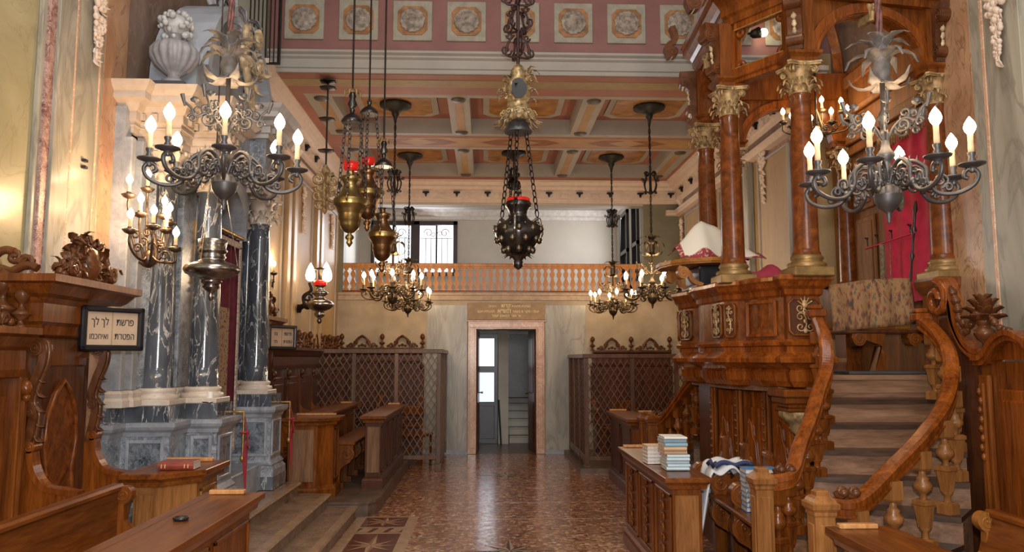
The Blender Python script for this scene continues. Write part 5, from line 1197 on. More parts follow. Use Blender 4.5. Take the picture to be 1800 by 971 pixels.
def garland(label, c, L_, ax_):
    b = MB(); random.seed(int(c[1] * 10)); cx, cy, cz = c
    for i in range(60):
        t = random.random(); w_ = .085 * (1 - t) ** .7 + .012; o = random.uniform(-w_, w_); r = random.uniform(.014, .034) * (1.1 - .6 * t)
        b.ball((cx + (ax_ * .02 if ax_ else o), cy + o if ax_ else cy, cz - t * L_), r, 7, 1, .8, 1)
    for i in range(16):
        t = i / 16; w_ = .08 * (1 - t); b.M = Matrix.Translation((cx + (ax_ * .01 if ax_ else 0), cy + random.uniform(-w_, w_), cz - t * L_ - .02)) @ Matrix.Rotation(PI + random.uniform(-.5, .5), 4, 'X'); b.leaf(.07, .05, .3, 4, .01)
    b.at(); tag(b.build('stucco_garland', STUCCO), label, 'garland')
g = ax(172, 6, XL0 + .08); garland('cream stucco flower garland on the near left marble pilaster', (g.x, g.y, g.z + .1), .50, 1)
g = ax(1752, 4, XR0 - .08); garland('cream stucco flower garland on the near right marble pilaster', (g.x, g.y, g.z + .1), .50, -1)
g = ax(1341, 265, XR - .04); garland('white stucco drop garland on the right wall above the pulpit cloth', (g.x, g.y, g.z), .62, -1)
g = ax(1199, 385, XR - .04); garland('small pale stucco garland on the right wall by the gallery end', (g.x, g.y, g.z), .50, -1)
g = ax(534, 330, XL + .04); garland('stucco garland under the cornice on the left wall beside the hanging lamps', (g.x, g.y, g.z), .60, 1)
g = ax(583, 380, XL + .04); garland('farthest stucco garland on the left wall by the gallery', (g.x, g.y, g.z), .5, 1)
b = MB(); p = ax(145, 285, XL0 + .07)
for dz in (0, -.045): b.box(p.x, p.x + .03, p.y - .02, p.y + .02, p.z + dz, p.z + dz + .02, .004)
tag(b.build('switch_pair', BLACK), 'two small black switches on the near left marble pilaster', 'switch')

# ---------------------------------------------------------------- the marble ark
AO = (XL0 + .03, 7.07); ark = thing('torah_ark', 'monumental grey marble ark with black veined columns on the left', 'ark', (AO[0], AO[1], .365))
def A(x, y): return (x - AO[0], y - AO[1])
Z0 = .365
def zz_(pr): return [(o, z - Z0) for o, z in pr]
near = [(-2.70, 5.60), (-2.60, 5.60), (-2.60, 5.80), (-2.26, 5.80), (-2.26, 6.12), (-2.03, 6.12), (-2.03, 6.50), (-2.60, 6.50)]
far = [(x, 14.14 - y) for x, y in reversed(near)][:6] + [(-2.49, 8.34)]
for grp in (near, far):
    p = [A(*q) for q in grp]
    def mm(pr, m, nm):
        b = MB(); b.mould(p, zz_([(-.03, pr[0][1])] + pr + [(-.03, pr[-1][1])])); b.prism(inset(p, -.015), pr[0][1] - Z0 + .001, pr[-1][1] - Z0 - .001, 'z'); b.build(nm, m, ark)
    mm([(.05, .37), (.05, .49)], BLACKM, 'plinth')
    mm([(.045, .49), (.045, .55), (.02, .585), (.03, .60), (.0, .64)], GREYM, 'pedestal_base')
    mm([(0, .64), (0, 1.04)], GREYM, 'pedestal')
    mm([(.01, 1.04), (.02, 1.07), (.045, 1.09), (.055, 1.11), (.055, 1.14)], GREYL, 'pedestal_cap')
    mm([(-.005, 1.14), (-.005, 1.255)], BLACKM, 'black_block')
def facep(p, q, z0, z1, m=GREYP, nm='pedestal_panel'):
    p = Vector((*A(*p), 0)); q = Vector((*A(*q), 0)); d = q - p; w_ = d.length; d.normalize(); n = Vector((d.y, -d.x, 0)); M = Matrix(((d.x, n.x, 0, (p.x + q.x) / 2), (d.y, n.y, 0, (p.y + q.y) / 2), (0, 0, 1, -Z0), (0, 0, 0, 1)))
    b = MB(); b.M = M; h = w_ / 2 - .06; b.box(-h, h, -.01, .004, z0, z1)
    b.build(nm, m, ark); b = MB(); b.M = M
    for x0, x1, a, c in ((-h - .025, -h, z0 - .025, z1 + .025), (h, h + .025, z0 - .025, z1 + .025), (-h, h, z0 - .025, z0), (-h, h, z1, z1 + .025)): b.box(x0, x1, -.01, .012, a, c, .005)
    b.build('panel_moulding', GREYL, ark)
facep((-2.60, 5.80), (-2.26, 5.80), .70, .99); facep((-2.26, 6.12), (-2.03, 6.12), .70, .99); facep((-2.03, 6.12), (-2.03, 6.50), .70, .99)
facep((-2.60, 7.64), (-2.03, 7.64), .70, .99); facep((-2.03, 7.64), (-2.03, 8.02), .70, .99)
# back slab with pilaster strips
b = MB(); b.box(*[v for v in (0, .12)], 5.62 - AO[1], 8.06 - AO[1], 1.255 - Z0, 3.42 - Z0); b.build('back_wall', GREYL, ark)
for y0, y1, xx in ((5.63, 5.70, .17), (5.74, 5.83, .20), (5.90, 6.15, .24), (6.30, 6.58, .30), (7.56, 7.84, .30), (7.92, 8.05, .24)):
    b = MB(); b.box(.08, xx, y0 - AO[1], y1 - AO[1], 1.37 - Z0, 3.2 - Z0, .008); b.build('pilaster', GREYM if xx > .2 else GREYL, ark)
    b = MB(); b.mould([(.08, y0 - AO[1]), (xx, y0 - AO[1]), (xx, y1 - AO[1]), (.08, y1 - AO[1])], zz_([(-.02, 1.255), (.04, 1.255), (.04, 1.30), (.025, 1.32), (.03, 1.35), (.01, 1.37), (-.02, 1.37)])); b.build('pilaster_base', CREAMM, ark)
ACOL = [(-2.45, 6.0), (-2.22, 6.32), (-2.24, 7.82), (-2.45, 8.14)]
for x, y in ACOL:
    lx, ly = A(x, y); b = MB(); b.at((lx, ly, -Z0)); pr = [(.115 - .028 * (t ** 1.5), 1.385 + (2.90 - 1.385) * t) for t in [i / 10 for i in range(11)]]; b.lathe([(.122, 1.375), (.122, 1.39)] + pr + [(.1, 2.905), (.1, 2.92)], 32); b.build('column_shaft', BLACKM, ark)
    b = MB(); b.at((lx, ly, -Z0)); b.box(-.165, .165, -.165, .165, 1.255, 1.295, .005); b.lathe([(.155, 1.295), (.162, 1.31), (.155, 1.33), (.135, 1.335), (.135, 1.345), (.145, 1.36), (.138, 1.375), (.125, 1.38)], 28); b.build('column_base', CREAMM, ark)
    b = MB(); b.at((lx, ly, 2.92 - Z0)); capital(b, .098, .27); b.build('capital', CREAMM, ark)
# entablatures
CRW = plain('warm_white_marble', (.50, .42, .355), .45, var=.08)
def entab(grp, zt, m_c):
    p = [A(*q) for q in grp]; dz = zt - 3.74
    for nm, pr, m in (('architrave', [(0, 3.19), (.0, 3.24), (.02, 3.245), (.02, 3.29), (.04, 3.30)], CRW), ('frieze', [(.0, 3.30), (.0, 3.44 + dz)], GREYM), ('cornice', [(.03, 3.44 + dz), (.03, 3.48 + dz), (.05, 3.49 + dz), (.05, 3.55 + dz), (.07, 3.56 + dz), (.09, 3.60 + dz), (.15, 3.62 + dz), (.15, 3.67 + dz), (.18, 3.70 + dz), (.20, 3.74 + dz)], m_c)):
        b = MB(); b.mould(p, zz_([(-.03, pr[0][1])] + pr + [(-.03, pr[-1][1])])); b.prism(inset(p, -.015), pr[0][1] - Z0 + .001, pr[-1][1] - Z0 - .001, 'z')
        if nm == 'cornice':
            for q0, q1 in zip(p[:-1], p[1:]):
                d = Vector(q1) - Vector(q0); L_ = d.length; d.normalize(); n = Vector((d.y, -d.x)); k = max(1, int(L_ / .085))
                for i in range(k):
                    c = Vector(q0) + d * (L_ * (i + .5) / k) + n * .06; b.box(c.x - .02, c.x + .02, c.y - .02, c.y + .02, 3.50 + dz - Z0, 3.552 + dz - Z0)
        b.build(nm, m, ark)
entab([(-2.71, 5.72), (-2.60, 5.72), (-2.60, 5.82), (-2.30, 5.82), (-2.30, 6.07), (-2.12, 6.07), (-2.12, 6.48), (-2.45, 6.48)], 3.59, CRW)
entab([(-2.45, 7.52), (-2.13, 7.52), (-2.13, 8.05), (-2.30, 8.34), (-2.49, 8.34)], 4.02, plain('grey_white_marble', (.50, .46, .43), .5, var=.1))
# arch over the middle, curved pediment and carved top
b = MB(); N = 16; ce = 7.07; vs = []
for i in range(N + 1):
    a = PI * i / N; y = ce - .50 * math.cos(a) - AO[1]; z = 2.72 + .44 * math.sin(a) - Z0
    for x in (.12, .42): vs += [(x, y, z), (x, (ce - .60 * math.cos(a) - AO[1]), 3.40 - Z0)]
fs = []
for i in range(N): a = i * 4; fs += [(a, a + 1, a + 5, a + 4), (a + 2, a + 6, a + 7, a + 3), (a, a + 4, a + 6, a + 2), (a + 1, a + 3, a + 7, a + 5)]
b.add(vs, fs); b.build('arch', GREYL, ark)
b = MB(); b.box(.1, .44, 6.49 - AO[1], 7.51 - AO[1], 3.39 - Z0, 3.78 - Z0, .01); b.build('attic', GREYL, ark)
GBW = plain('blue_grey_marble', (.38, .41, .47), .5, var=.12, sc=5)
b = MB(); arc = [(7.07 - .95 * math.cos(PI * i / 20) - AO[1], 3.76 + .95 * math.sin(PI * i / 20) - Z0) for i in range(21)]
b.prism(arc, .05, .42, 'x'); b.ribbon([(.32, y, z) for y, z in arc[1:9]], .40, .08, (1, 0, 0)); b.ribbon([(.32, y, z) for y, z in arc[12:20]], .40, .08, (1, 0, 0)); b.build('curved_pediment', GBW, ark)
b = MB(); random.seed(5)
b.ball((.30, 0, 4.55 - Z0), .26, 12, 1.1)
for i in range(40): b.M = Matrix.Translation((.34 + random.uniform(-.05, .15), random.uniform(-.35, .35), 4.1 + random.random() * .7 - Z0)) @ Matrix.Rotation(random.uniform(0, 6.3), 4, 'Z') @ Matrix.Rotation(random.uniform(-1, 1), 4, 'Y'); b.leaf(.20, .13, .8, 5, .012)
b.at(); b.build('carved_top', plain('grey_carved_marble', (.36, .36, .38), .5, var=.35, sc=8), ark)
b = MB()
for (y, z, r, h) in ((6.75, 4.42, .09, 1), (7.05, 4.52, .08, -1), (6.72, 4.18, .11, 1), (7.12, 4.25, .09, -1), (6.85, 3.98, .08, 1)): b.tube(spiral((.62, y - AO[1], z - Z0), r, .02, PI / 2, h * 1.3, 18, 'x'), .032, 7)
b.tube(bez([(.60, 6.66 - AO[1], 4.3 - Z0), (.64, 6.70 - AO[1], 4.05 - Z0), (.62, 6.9 - AO[1], 3.92 - Z0), (.60, 7.0 - AO[1], 3.78 - Z0)], 6), .035, 7)
for k in range(7): b.M = Matrix.Translation((.62, 6.7 + .07 * k - AO[1], 4.1 + .06 * ((k * 3) % 5) - Z0)) @ Matrix.Rotation(k * .7, 4, 'X'); b.leaf(.15, .09, .5, 5, .012)
b.at(); b.build('gilded_scrollwork', GILTP, ark)
# inner door frame with gilded jambs
for y in (6.60, 7.54):
    b = MB(); b.box(.25, .33, y - AO[1] - .03, y - AO[1] + .03, 1.26 - Z0, 2.75 - Z0)
    random.seed(int(y * 10))
    for i in range(46): b.ball((.33 + random.uniform(-.01, .015), y - AO[1] + random.uniform(-.035, .035), 1.3 + i * .031 - Z0), random.uniform(.012, .026), 6)
    b.build('gilded_jamb', GILT, ark)
b = MB(); b.box(.12, .2, 6.62 - AO[1], 7.52 - AO[1], .64 - Z0, 2.8 - Z0); b.build('ark_door', GILTW, ark)
b = MB(); b.box(.1, .62, 6.5 - AO[1], 7.64 - AO[1], 0, .25, .01); b.build('threshold', GREYL, ark)
# vase on the near cornice
t = thing('marble_vase', 'grey marble vase topped by a ball of flowers on the ark cornice', 'vase', (-2.42, 5.98, 3.60))
b = MB(); b.box(-.12, .12, -.10, .10, 0, .11, .006); b.build('square_base', plain('dark_slate_base', (.07, .07, .08), .5), t)
b = MB(); b.lathe([(.09, .11), (.09, .13), (.055, .15), (.045, .175), (.08, .20), (.135, .25), (.172, .32), (.172, .37), (.14, .42), (.08, .45), (.055, .465), (.05, .485), (.075, .50)], 64, lobes=16, la=.16, lz=(.21, .42)); b.build('vase_body', plain('dull_grey_marble', (.33, .32, .34), .45, var=.2, sc=9), t)
b = MB(); random.seed(9); b.ball((0, 0, .575), .10, 14)
for i in range(70):
    u = random.uniform(-1, 1); a = random.uniform(0, 2 * PI); r = .12; b.ball((r * math.sqrt(1 - u * u) * math.cos(a), r * math.sqrt(1 - u * u) * math.sin(a), .575 + r * u), random.uniform(.016, .03), 7)
b.build('flower_ball', plain('pale_flower_marble', (.50, .50, .50), .6, var=.2, sc=20), t)
# curtains
t = thing('ark_curtain', 'dark crimson velvet curtain with a pale woven edge between the ark columns', 'curtain', (-2.36, 7.08, .70))
b = MB(); N = 44; vs = [(.02 * math.sin(j * 1.1) + .008 * math.sin(j * 2.7), -.40 + .86 * j / N, z) for z in (0, 1.0, 2.02) for j in range(N + 1)]; m = N + 1
b.add(vs, [(k * m + j, k * m + j + 1, (k + 1) * m + j + 1, (k + 1) * m + j) for k in (0, 1) for j in range(N)], True); o = b.build('velvet', VELVET, t); s = o.modifiers.new('thickness', 'SOLIDIFY'); s.thickness = .008
b = MB(); b.box(.02, .035, .40, .45, 0.05, 1.95, .003); b.box(.015, .035, -.4, .46, 1.93, 1.99, .004); b.box(.025, .034, -.36, .40, .03, .09, .002); b.build('woven_edge', plain('pale_braid', (.50, .40, .34), .8, var=.4, sc=50), t)
b = MB(); b.tube([(.03, -.5, 2.04), (.03, .5, 2.04)], .018, 8); b.build('rod', GILT, t)
b = MB(); b.box(.03, .045, -.2, .12, .35, 1.35, .003); b.build('embroidered_panel', cloth_mat('crimson_embroidery', (.13, .02, .03), (.30, .19, .11), (.1, .02, .03), .16), t)
# red cords on brass hooks
for (x, y, lab) in ((-1.99, 6.55, 'tangled red cord hanging from a brass hook on the near ark pedestal'), (-1.97, 7.99, 'red cord hanging from a hook on the far ark pedestal')):
    t = thing('hanging_cord', lab, 'cord', (x, y, 0)); b = MB(); b.tube([(-.06, 0, 1.165), (.03, 0, 1.165)], .010, 6); b.tube([(.03, 0, 1.17), (.03, 0, .80)], .008, 6); b.ball((.03, 0, .79), .022, 8, 1.4); b.build('brass_hook', GILT, t)
    b = MB()
    for k in range(5): b.tube(bez([(.035, .0, 1.15), (.045 + .012 * k, .05 - .025 * k, 1.0 - .03 * k), (.05, -.05 + .028 * k, .85), (.05, .015 * k - .02, .66 - .05 * k)], 5), .0035, 5)
    b.tube([(.04 + .035 * math.cos(a * .5), .035 * math.sin(a * .5), .98 + .002 * a) for a in range(14)], .008, 5); b.build('cord', plain('red_cord', (.33, .015, .03), .7), t)
t = thing('white_candle', 'short white candle in a dish on the marble ledge between the near columns', 'candle', (-2.12, 6.20, 1.257)); MB().lathe([(.024, .012), (.024, .08), (.02, .085)], 16).build('wax', plain('white_wax', (.78, .76, .72), .5), t); MB().lathe([(.02, 0), (.06, .004), (.065, .012), (.058, .01), (.02, .008)], 20).build('dish', SILVER, t)
MBt = MB(); MBt.lathe([(.0, 0), (.030, 0), (.034, .006), (.034, .012), (.027, .014), (.024, .009), (.001, .009)], 24); o = MBt.build('black_dish', BLACK, None, tuple((lambda p: (p.x, p.y, .901))(Vector((0, 0, 1.6)) + (RM @ Vector(((318 - CX) / F, -(915 - CY) / F, -1))) * ((.9 - 1.6) / (RM @ Vector(((318 - CX) / F, -(915 - CY) / F, -1))).z)))); tag(o, 'small round black dish on the long reading desk at lower left', 'dish')
# iron grille of bars high on the left
t = thing('iron_bar_grille', 'tall grille of black iron bars above the ark, at the top edge', 'grille', (-2.45, 7.86, 4.62))
for k in range(8): b = MB(); b.tube([(.02 + k * .042, 0, 0), (.02 + k * .042, 0, 1.9)], .007, 6); b.build('bar', IRON, t)
b = MB(); b.box(0, .34, -.012, .012, -.02, 0.0); b.box(0, .34, -.012, .012, .95, .97); b.tube([(.33, 0, 0), (.335, 0, 1.9)], .012, 6); b.build('rail', IRON, t)
# ---------------------------------------------------------------- chandeliers
def rot_about(b, a, base=(0, 0, 0)): b.M = Matrix.Translation(base) @ Matrix.Rotation(a, 4, 'Z')
def bulb_mesh(b, c, s=1.0): b.lathe([(.001, 0), (.012 * s, .002), (.022 * s, .018 * s), (.027 * s, .034 * s), (.022 * s, .052 * s), (.010 * s, .072 * s), (.001, .084 * s)], 12, c)
def candle_mesh(b, c, h=.085): b.lathe([(.001, 0), (.0125, 0), (.013, h * .3), (.012, h * .6), (.0125, h), (.001, h)], 10, c)
def chandelier(label, loc, mat, hang, top_z, group=None, lights=30, first=None, rz=.2):
    t = thing('chandelier', label, 'chandelier', loc, rz, group)
    b = MB(); b.lathe([(.001, -.135), (.011, -.125), (.007, -.112), (.016, -.10), (.013, -.085), (.024, -.072), (.046, -.052), (.060, -.026), (.0645, 0), (.066, .004), (.064, .008), (.056, .034), (.040, .052), (.024, .062), (.030, .07), (.022, .08), (.018, .11), (.028, .125), (.018, .15), (.026, .17), (.040, .19), (.040, .205), (.022, .23), (.016, .27), (.026, .29), (.016, .31), (.012, .36), (.024, .385), (.024, .40), (.012, .42), (.012, .80), (.001, .80)], 20)
    b.build('stem', mat, t)
    proto = None
    for i in range(8):
        if i == 0:
            b = MB(); n = 5
            main = bez([(.02, 0, .06), (.055, 0, .13), (.11, 0, .155), (.165, 0, .115), (.17, 0, .05), (.215, 0, -.01), (.29, 0, -.02), (.355, 0, .01), (.375, 0, .055), (.352, 0, .085), (.325, 0, .075), (.318, 0, .05), (.335, 0, .04)], 5)
            b.tube(main, .0105, 6)
            for c, r0, r1, a0, tn in (((.11, 0, .085), .052, .012, 0, 1.5), ((.075, 0, .06), .035, .01, PI, -1.3), ((.14, 0, .05), .034, .008, PI / 2, 1.4), ((.225, 0, .045), .035, .01, -PI / 2, 1.4), ((.055, 0, .10), .022, .006, 0, 1.2), ((.255, 0, .01), .022, .006, PI, -1.2)): b.tube(spiral(c, r0, r1, a0, tn, 16), .0065, 5)
            b.ball((.185, 0, .03), .016, 8, 1.3)
            for x, z in ((.075, .155), (.10, .172), (.13, .165), (.16, .14)): b.tube([(x, 0, z - .015), (x + .004, 0, z + .012)], [.006, .001], 4)
            pan = (.352, 0, .095); b.lathe([(.008, -.03), (.016, -.02), (.010, -.012), (.03, -.004), (.056, .006), (.058, .012), (.03, .008), (.016, .008), (.012, .02), (.017, .028), (.012, .04), (.018, .055), (.018, .062)], 16, pan)
            proto = b.build('arm', mat, t); q = MB(); candle_mesh(q, (.352, 0, .155)); pc = q.build('candle', CANDLE, proto); q = MB(); bulb_mesh(q, (.352, 0, .24)); pb = q.build('bulb', BULB, proto)
        else:
            c = proto.copy(); C.objects.link(c); c.parent = t; c.rotation_euler = (0, 0, i * PI / 4)
            for o in (pc, pb): k = o.copy(); C.objects.link(k); k.parent = c
    for i in range(6):
        if i == 0:
            b = MB(); b.tube(bez([(.01, 0, .27), (.05, 0, .33), (.10, 0, .36), (.15, 0, .34), (.17, 0, .38), (.20, 0, .41)], 5), .007, 5)
            for c_, r0, a0, tn in (((.09, 0, .33), .038, PI, 1.4), ((.14, 0, .37), .034, 0, -1.4), ((.10, 0, .385), .026, -PI / 2, 1.2), ((.165, 0, .33), .02, 0, 1.2)): b.tube(spiral(c_, r0, .008, a0, tn, 14), .006, 5)
            b.lathe([(.001, -.012), (.018, -.004), (.024, .008), (.014, .018), (.001, .022)], 8, (.155, 0, .42)); b.tube([(.20, 0, .39), (.215, 0, .45)], [.006, .012], 5)
            up = b.build('upper_scroll', mat, t)
        else: c = up.copy(); C.objects.link(c); c.parent = t; c.rotation_euler = (0, 0, i * PI / 3)
    b = MB()
    for row, (z, n, L_, cu, r, flip) in enumerate(((.60, 5, .15, .7, .02, 1), (.62, 6, .17, .75, .02, 0), (.68, 5, .17, .55, .015, 0))):
        for i in range(n):
            a = 2 * PI * (i + .5 * row) / n
            b.M = Matrix.Rotation(a, 4, 'Z') @ Matrix.Translation((r, 0, z)) @ (Matrix.Rotation(PI - .35, 4, 'Y') @ Matrix.Rotation(PI, 4, 'Z') if flip else Matrix.Rotation(.18, 4, 'Y')); b.leaf(L_, .075, cu, 8, .006, .4)
            if not flip: b.tube(spiral((r + L_ * .52, 0, L_ * .0 + .0), .018, .004, 0, 1, 8), .006, 4) if False else None
    b.at(); b.lathe([(.03, .56), (.045, .62), (.03, .70), (.02, .80)], 10); b.build('foliage', mat if hang == 'chain' else plain('pale_pewter_leaf', (.17, .145, .13), .6, .2, var=.4), t)
    H = top_z - loc[2]
    if hang == 'rope':
        b = MB(); n = 60
        for s in (0, 2.1, 4.2): b.tube([(.009 * math.cos(s + i * .8), .009 * math.sin(s + i * .8), .78 + (H - .78) * i / n) for i in range(n + 1)], .009, 5)
        b.build('rope', ROPE, t)
    else:
        b = MB(); n = int((H - .8) / .022)
        for s in (0, PI): b.tube([(.009 * math.cos(s + i * .7), .009 * math.sin(s + i * .7), .78 + (H - .82) * i / n) for i in range(n + 1)], .007, 4)
        b.build('twisted_chain', IRON, t)
        b = MB(); zc = .78 + (H - .8) * .42
        for i in range(6):
            rot_about(b, i * PI / 3, (0, 0, zc)); b.tube(bez([(.01, 0, -.14), (.06, 0, -.12), (.085, 0, -.03), (.06, 0, .05), (.075, 0, .11)], 4), .009, 5); b.tube(spiral((.05, 0, .10), .035, .008, 0, 1.3, 12), .008, 5); b.tube(spiral((.105, 0, .03), .022, .006, PI, 1.2, 8), .006, 4); b.tube(spiral((.07, 0, -.13), .02, .006, 0, -1.2, 8), .006, 4)
        b.at(); b.lathe([(.001, zc - .17), (.03, zc - .15), (.02, zc - .1), (.012, zc + .1)], 8); b.build('scroll_crown', IRON, t)
        b = MB(); b.lathe([(.001, H - .22), (.02, H - .21), (.025, H - .17), (.045, H - .14), (.05, H - .10), (.10, H - .07), (.19, H - .035), (.20, H - .02), (.195, H), (.001, H)], 28, lobes=14, la=.05); b.build('ceiling_rose', plain('dark_bronze_rose', (.035, .034, .03), .45, .4, var=.3), t)
    point('candle_glow', (0, 0, .33), lights, (1.0, .70, .42), .22, t)
    return t
ZTOP = 4.80
chandelier('large dark bronze chandelier with lit candles at left, in front of the ark', (-1.32, 3.95, 2.474), BRONZE, 'rope', 6.6, lights=24, rz=.30)
chandelier('large dark bronze chandelier with lit candles at right, in front of the pulpit', (1.91, 3.6, 2.365), BRONZE, 'rope', 6.6, lights=24, rz=.12)
for px, py, Y, lab, rz in ((690, 524, 9.7, 'upper left of the four distant chandeliers, in front of the balustrade', .1), (717, 543, 12.2, 'lower of the two distant chandeliers on the left, below the balustrade', .35), (1147, 524, 9.7, 'distant chandelier nearest the pulpit shelf on the right', .22), (1078, 547, 12.2, 'lower of the two distant chandeliers on the right of the doorway', .0)):
    p = at(px, py, Y); chandelier(lab, tuple(p), BRONZEG, 'chain', ZTOP, lights=42, rz=rz)

# ---------------------------------------------------------------- hanging sanctuary lamps
def chain(b, p, q, link=.045, r=.0045, sag=0.0):
    p, q = Vector(p), Vector(q); L_ = (q - p).length; n = max(2, int(L_ / link)); d = (q - p) / n; u = d.normalized(); s1 = u.orthogonal().normalized(); s2 = u.cross(s1)
    for i in range(n):
        c = p + d * (i + .5); s = s1 if i % 2 else s2; w_ = link * .34; h = link * .62
        b.tube([tuple(c + s * w_ * math.cos(a) + u * h * math.sin(a)) for a in [2 * PI * k / 8 for k in range(9)]], r, 4)
def scaled(pr, s): return [(r * s, z * s) for r, z in pr]
def oil_lamp(label, x, y, z0, zc, s, mat, red=True, top=6.8, cap_orn=True, mat2=None):
    """brass lamp: z0 bottom tip; zc canopy height"""
    t = thing('sanctuary_lamp', label, 'hanging lamp', (x, y, z0)); u = .0051 * s
    P = [(.1, 0), (3, 3), (6, 8), (4, 12), (8, 16), (7, 20), (3, 24), (9, 27), (15, 33), (18, 40), (19, 47), (20, 48), (20, 58), (21, 60), (23, 66), (26, 71), (28.5, 74), (29, 76), (29, 85), (27, 87), (22, 91), (17, 98), (13, 106), (11.5, 112), (15, 118), (17, 121), (17, 126), (13, 127), (7, 128), (6, 130), (6, 136), (9, 138)]
    b = MB(); b.lathe([(r * u, z * u) for r, z in P], 28); b.build('lamp_body', mat, t)
    b = MB()
    for i in range(3): rot_about(b, i * 2 * PI / 3 + .5); b.tube(spiral((30 * u, 0, 84 * u), 6 * u, 2 * u, -PI / 2, 1.1, 10), 1.6 * u, 5); b.ball((27 * u, 0, 90 * u), 3 * u, 7, 1.6)
    b.at(); b.lathe([(29.2 * u, 75 * u), (30 * u, 79 * u), (29.2 * u, 84 * u)], 28); b.build('rim_ornament', mat2 or BRASS, t)
    if red: b = MB(); b.lathe([(.001, 136 * u), (11 * u, 137 * u), (13 * u, 140 * u), (13.5 * u, 152 * u), (12.5 * u, 152 * u), (12 * u, 140 * u), (.001, 138 * u)], 24); b.build('red_glass', REDG, t)
    H = zc - z0
    for i in range(3):
        a = i * 2 * PI / 3 + .5; b = MB(); chain(b, (29 * u * math.cos(a), 29 * u * math.sin(a), 92 * u), (15 * u * math.cos(a), 15 * u * math.sin(a), H)); b.build('chain', SILVERD, t)
    b = MB(); b.lathe([(18 * u, H - 2 * u), (19 * u, H), (17 * u, H + 5 * u), (12 * u, H + 11 * u), (6 * u, H + 15 * u), (3 * u, H + 18 * u), (5 * u, H + 22 * u), (2 * u, H + 26 * u)], 24, lobes=12, la=.06); b.build('canopy', SILVERD, t)
    if cap_orn:
        b = MB(); b.lathe([(4 * u, H + 24 * u), (9 * u, H + 32 * u), (5 * u, H + 42 * u), (7 * u, H + 48 * u), (4 * u, H + 55 * u)], 10); b.build('figure', SILVERD, t)
        b = MB()
        for i in range(7): b.M = Matrix.Rotation(2 * PI * i / 7, 4, 'Z') @ Matrix.Translation((3 * u, 0, H + 52 * u)) @ Matrix.Rotation(.3, 4, 'Y'); b.leaf(18 * u, 9 * u, .9, 5, .004)
        b.at(); b.build('gilded_leaf_crown', GILTW, t)
    b = MB(); b.tube([(0, 0, H + (50 if cap_orn else 24) * u), (0, 0, top - z0)], .009, 6); b.tube([(.02 * math.cos(a * .6), 0, H + 26 * u + .02 * math.sin(a * .6)) for a in range(12)], .004, 4); b.build('rod', IRON, t)
    return t
p = at(614, 435, 7.0); oil_lamp('brass lamp with a red glass cup, leftmost and largest of three hanging together', p.x, p.y, p.z, at(620, 215, 7.0).z, 1.0, BRASS, mat2=BRASS)
p = at(645, 408, 7.45); oil_lamp('copper coloured lamp with red glass just behind the leftmost brass lamp', p.x, p.y, p.z, at(651, 200, 7.45).z, .93, COPPER, cap_orn=False)
p = at(671, 480, 7.25); oil_lamp('lowest of the three hanging brass lamps, without a red glass', p.x, p.y, p.z, at(676, 292, 7.25).z, .86, COPPER, red=False)
def iron_drop(b, zz, s=1.0, tiers=2):
    for j in range(tiers):
        for i in range(4):
            rot_about(b, i * PI / 2 + .3 + j * .7, (0, 0, zz + j * .22 * s)); b.tube(bez([(.01, 0, -.10 * s), (.10 * s, 0, -.09 * s), (.08 * s, 0, .02), (.04, 0, .08 * s)], 4), .011, 5); b.tube(spiral((.10 * s, 0, -.05 * s), .05 * s, .01, PI, 1.2, 10), .010, 5); b.tube(spiral((.075 * s, 0, .07 * s), .03 * s, .008, 0, -1.2, 10), .009, 5)
    b.at()
# the big central silver lamp
p = at(911, 475, 7.0); t = thing('sanctuary_lamp', 'large blackened silver lamp hanging in the centre over the aisle', 'hanging lamp', (p.x, p.y, p.z)); H = at(917, 232, 7.0).z - p.z
b = MB(); b.lathe([(.001, 0), (.04, .03), (.045, .07), (.03, .10), (.04, .13), (.10, .165), (.155, .22), (.20, .29), (.215, .345), (.205, .385), (.17, .42), (.12, .445), (.09, .47), (.075, .50), (.085, .53), (.10, .56), (.115, .575), (.12, .60), (.11, .62), (.10, .63), (.09, .60), (.001, .59)], 40, lobes=10, la=.05, lz=(.15, .42)); b.build('lamp_body', SILVERD, t)
b = MB()
for j, (zz, rr, n) in enumerate(((.27, .195, 10), (.36, .215, 10), (.18, .135, 8))):
    for i in range(n): a = 2 * PI * (i + .5 * j) / n; b.ball((rr * math.cos(a) * .97, rr * math.sin(a) * .97, zz), .030, 8, 1.2); b.ball((rr * math.cos(a + .25), rr * math.sin(a + .25), zz + .04), .012, 6)
for i in range(12): rot_about(b, 2 * PI * i / 12, (0, 0, .08)); b.M = b.M @ Matrix.Translation((.03, 0, 0)) @ Matrix.Rotation(.5, 4, 'Y'); b.leaf(.13, .05, .5, 5, .004)
b.at(); b.build('embossed_ornament', plain('dull_grey_brass', (.17, .14, .10), .34, .9, var=.4, sc=18), t)
b = MB(); b.lathe([(.10, .605), (.108, .64), (.10, .655), (.09, .64)], 28); b.build('red_glass', REDG, t)
for i in range(3):
    a = 2 * PI * i / 3 + .35; b = MB(); rot_about(b, a); b.tube(bez([(.12, 0, .43), (.20, 0, .48), (.22, 0, .42), (.235, 0, .34), (.20, 0, .30)], 4), .014, 6); b.tube(spiral((.19, 0, .46), .03, .008, 0, 1.2, 10), .010, 5); b.build('handle', SILVER, t)
    b = MB(); chain(b, (.19 * math.cos(a), .19 * math.sin(a), .50), (.08 * math.cos(a), .08 * math.sin(a), H), .06, .006); b.build('chain', IRON, t)
b = MB(); b.lathe([(.125, H - .01), (.13, H), (.11, H + .03), (.09, H + .08), (.04, H + .11), (.001, H + .12)], 24); b.build('canopy', plain('blue_grey_metal', (.10, .11, .12), .4, .6), t)
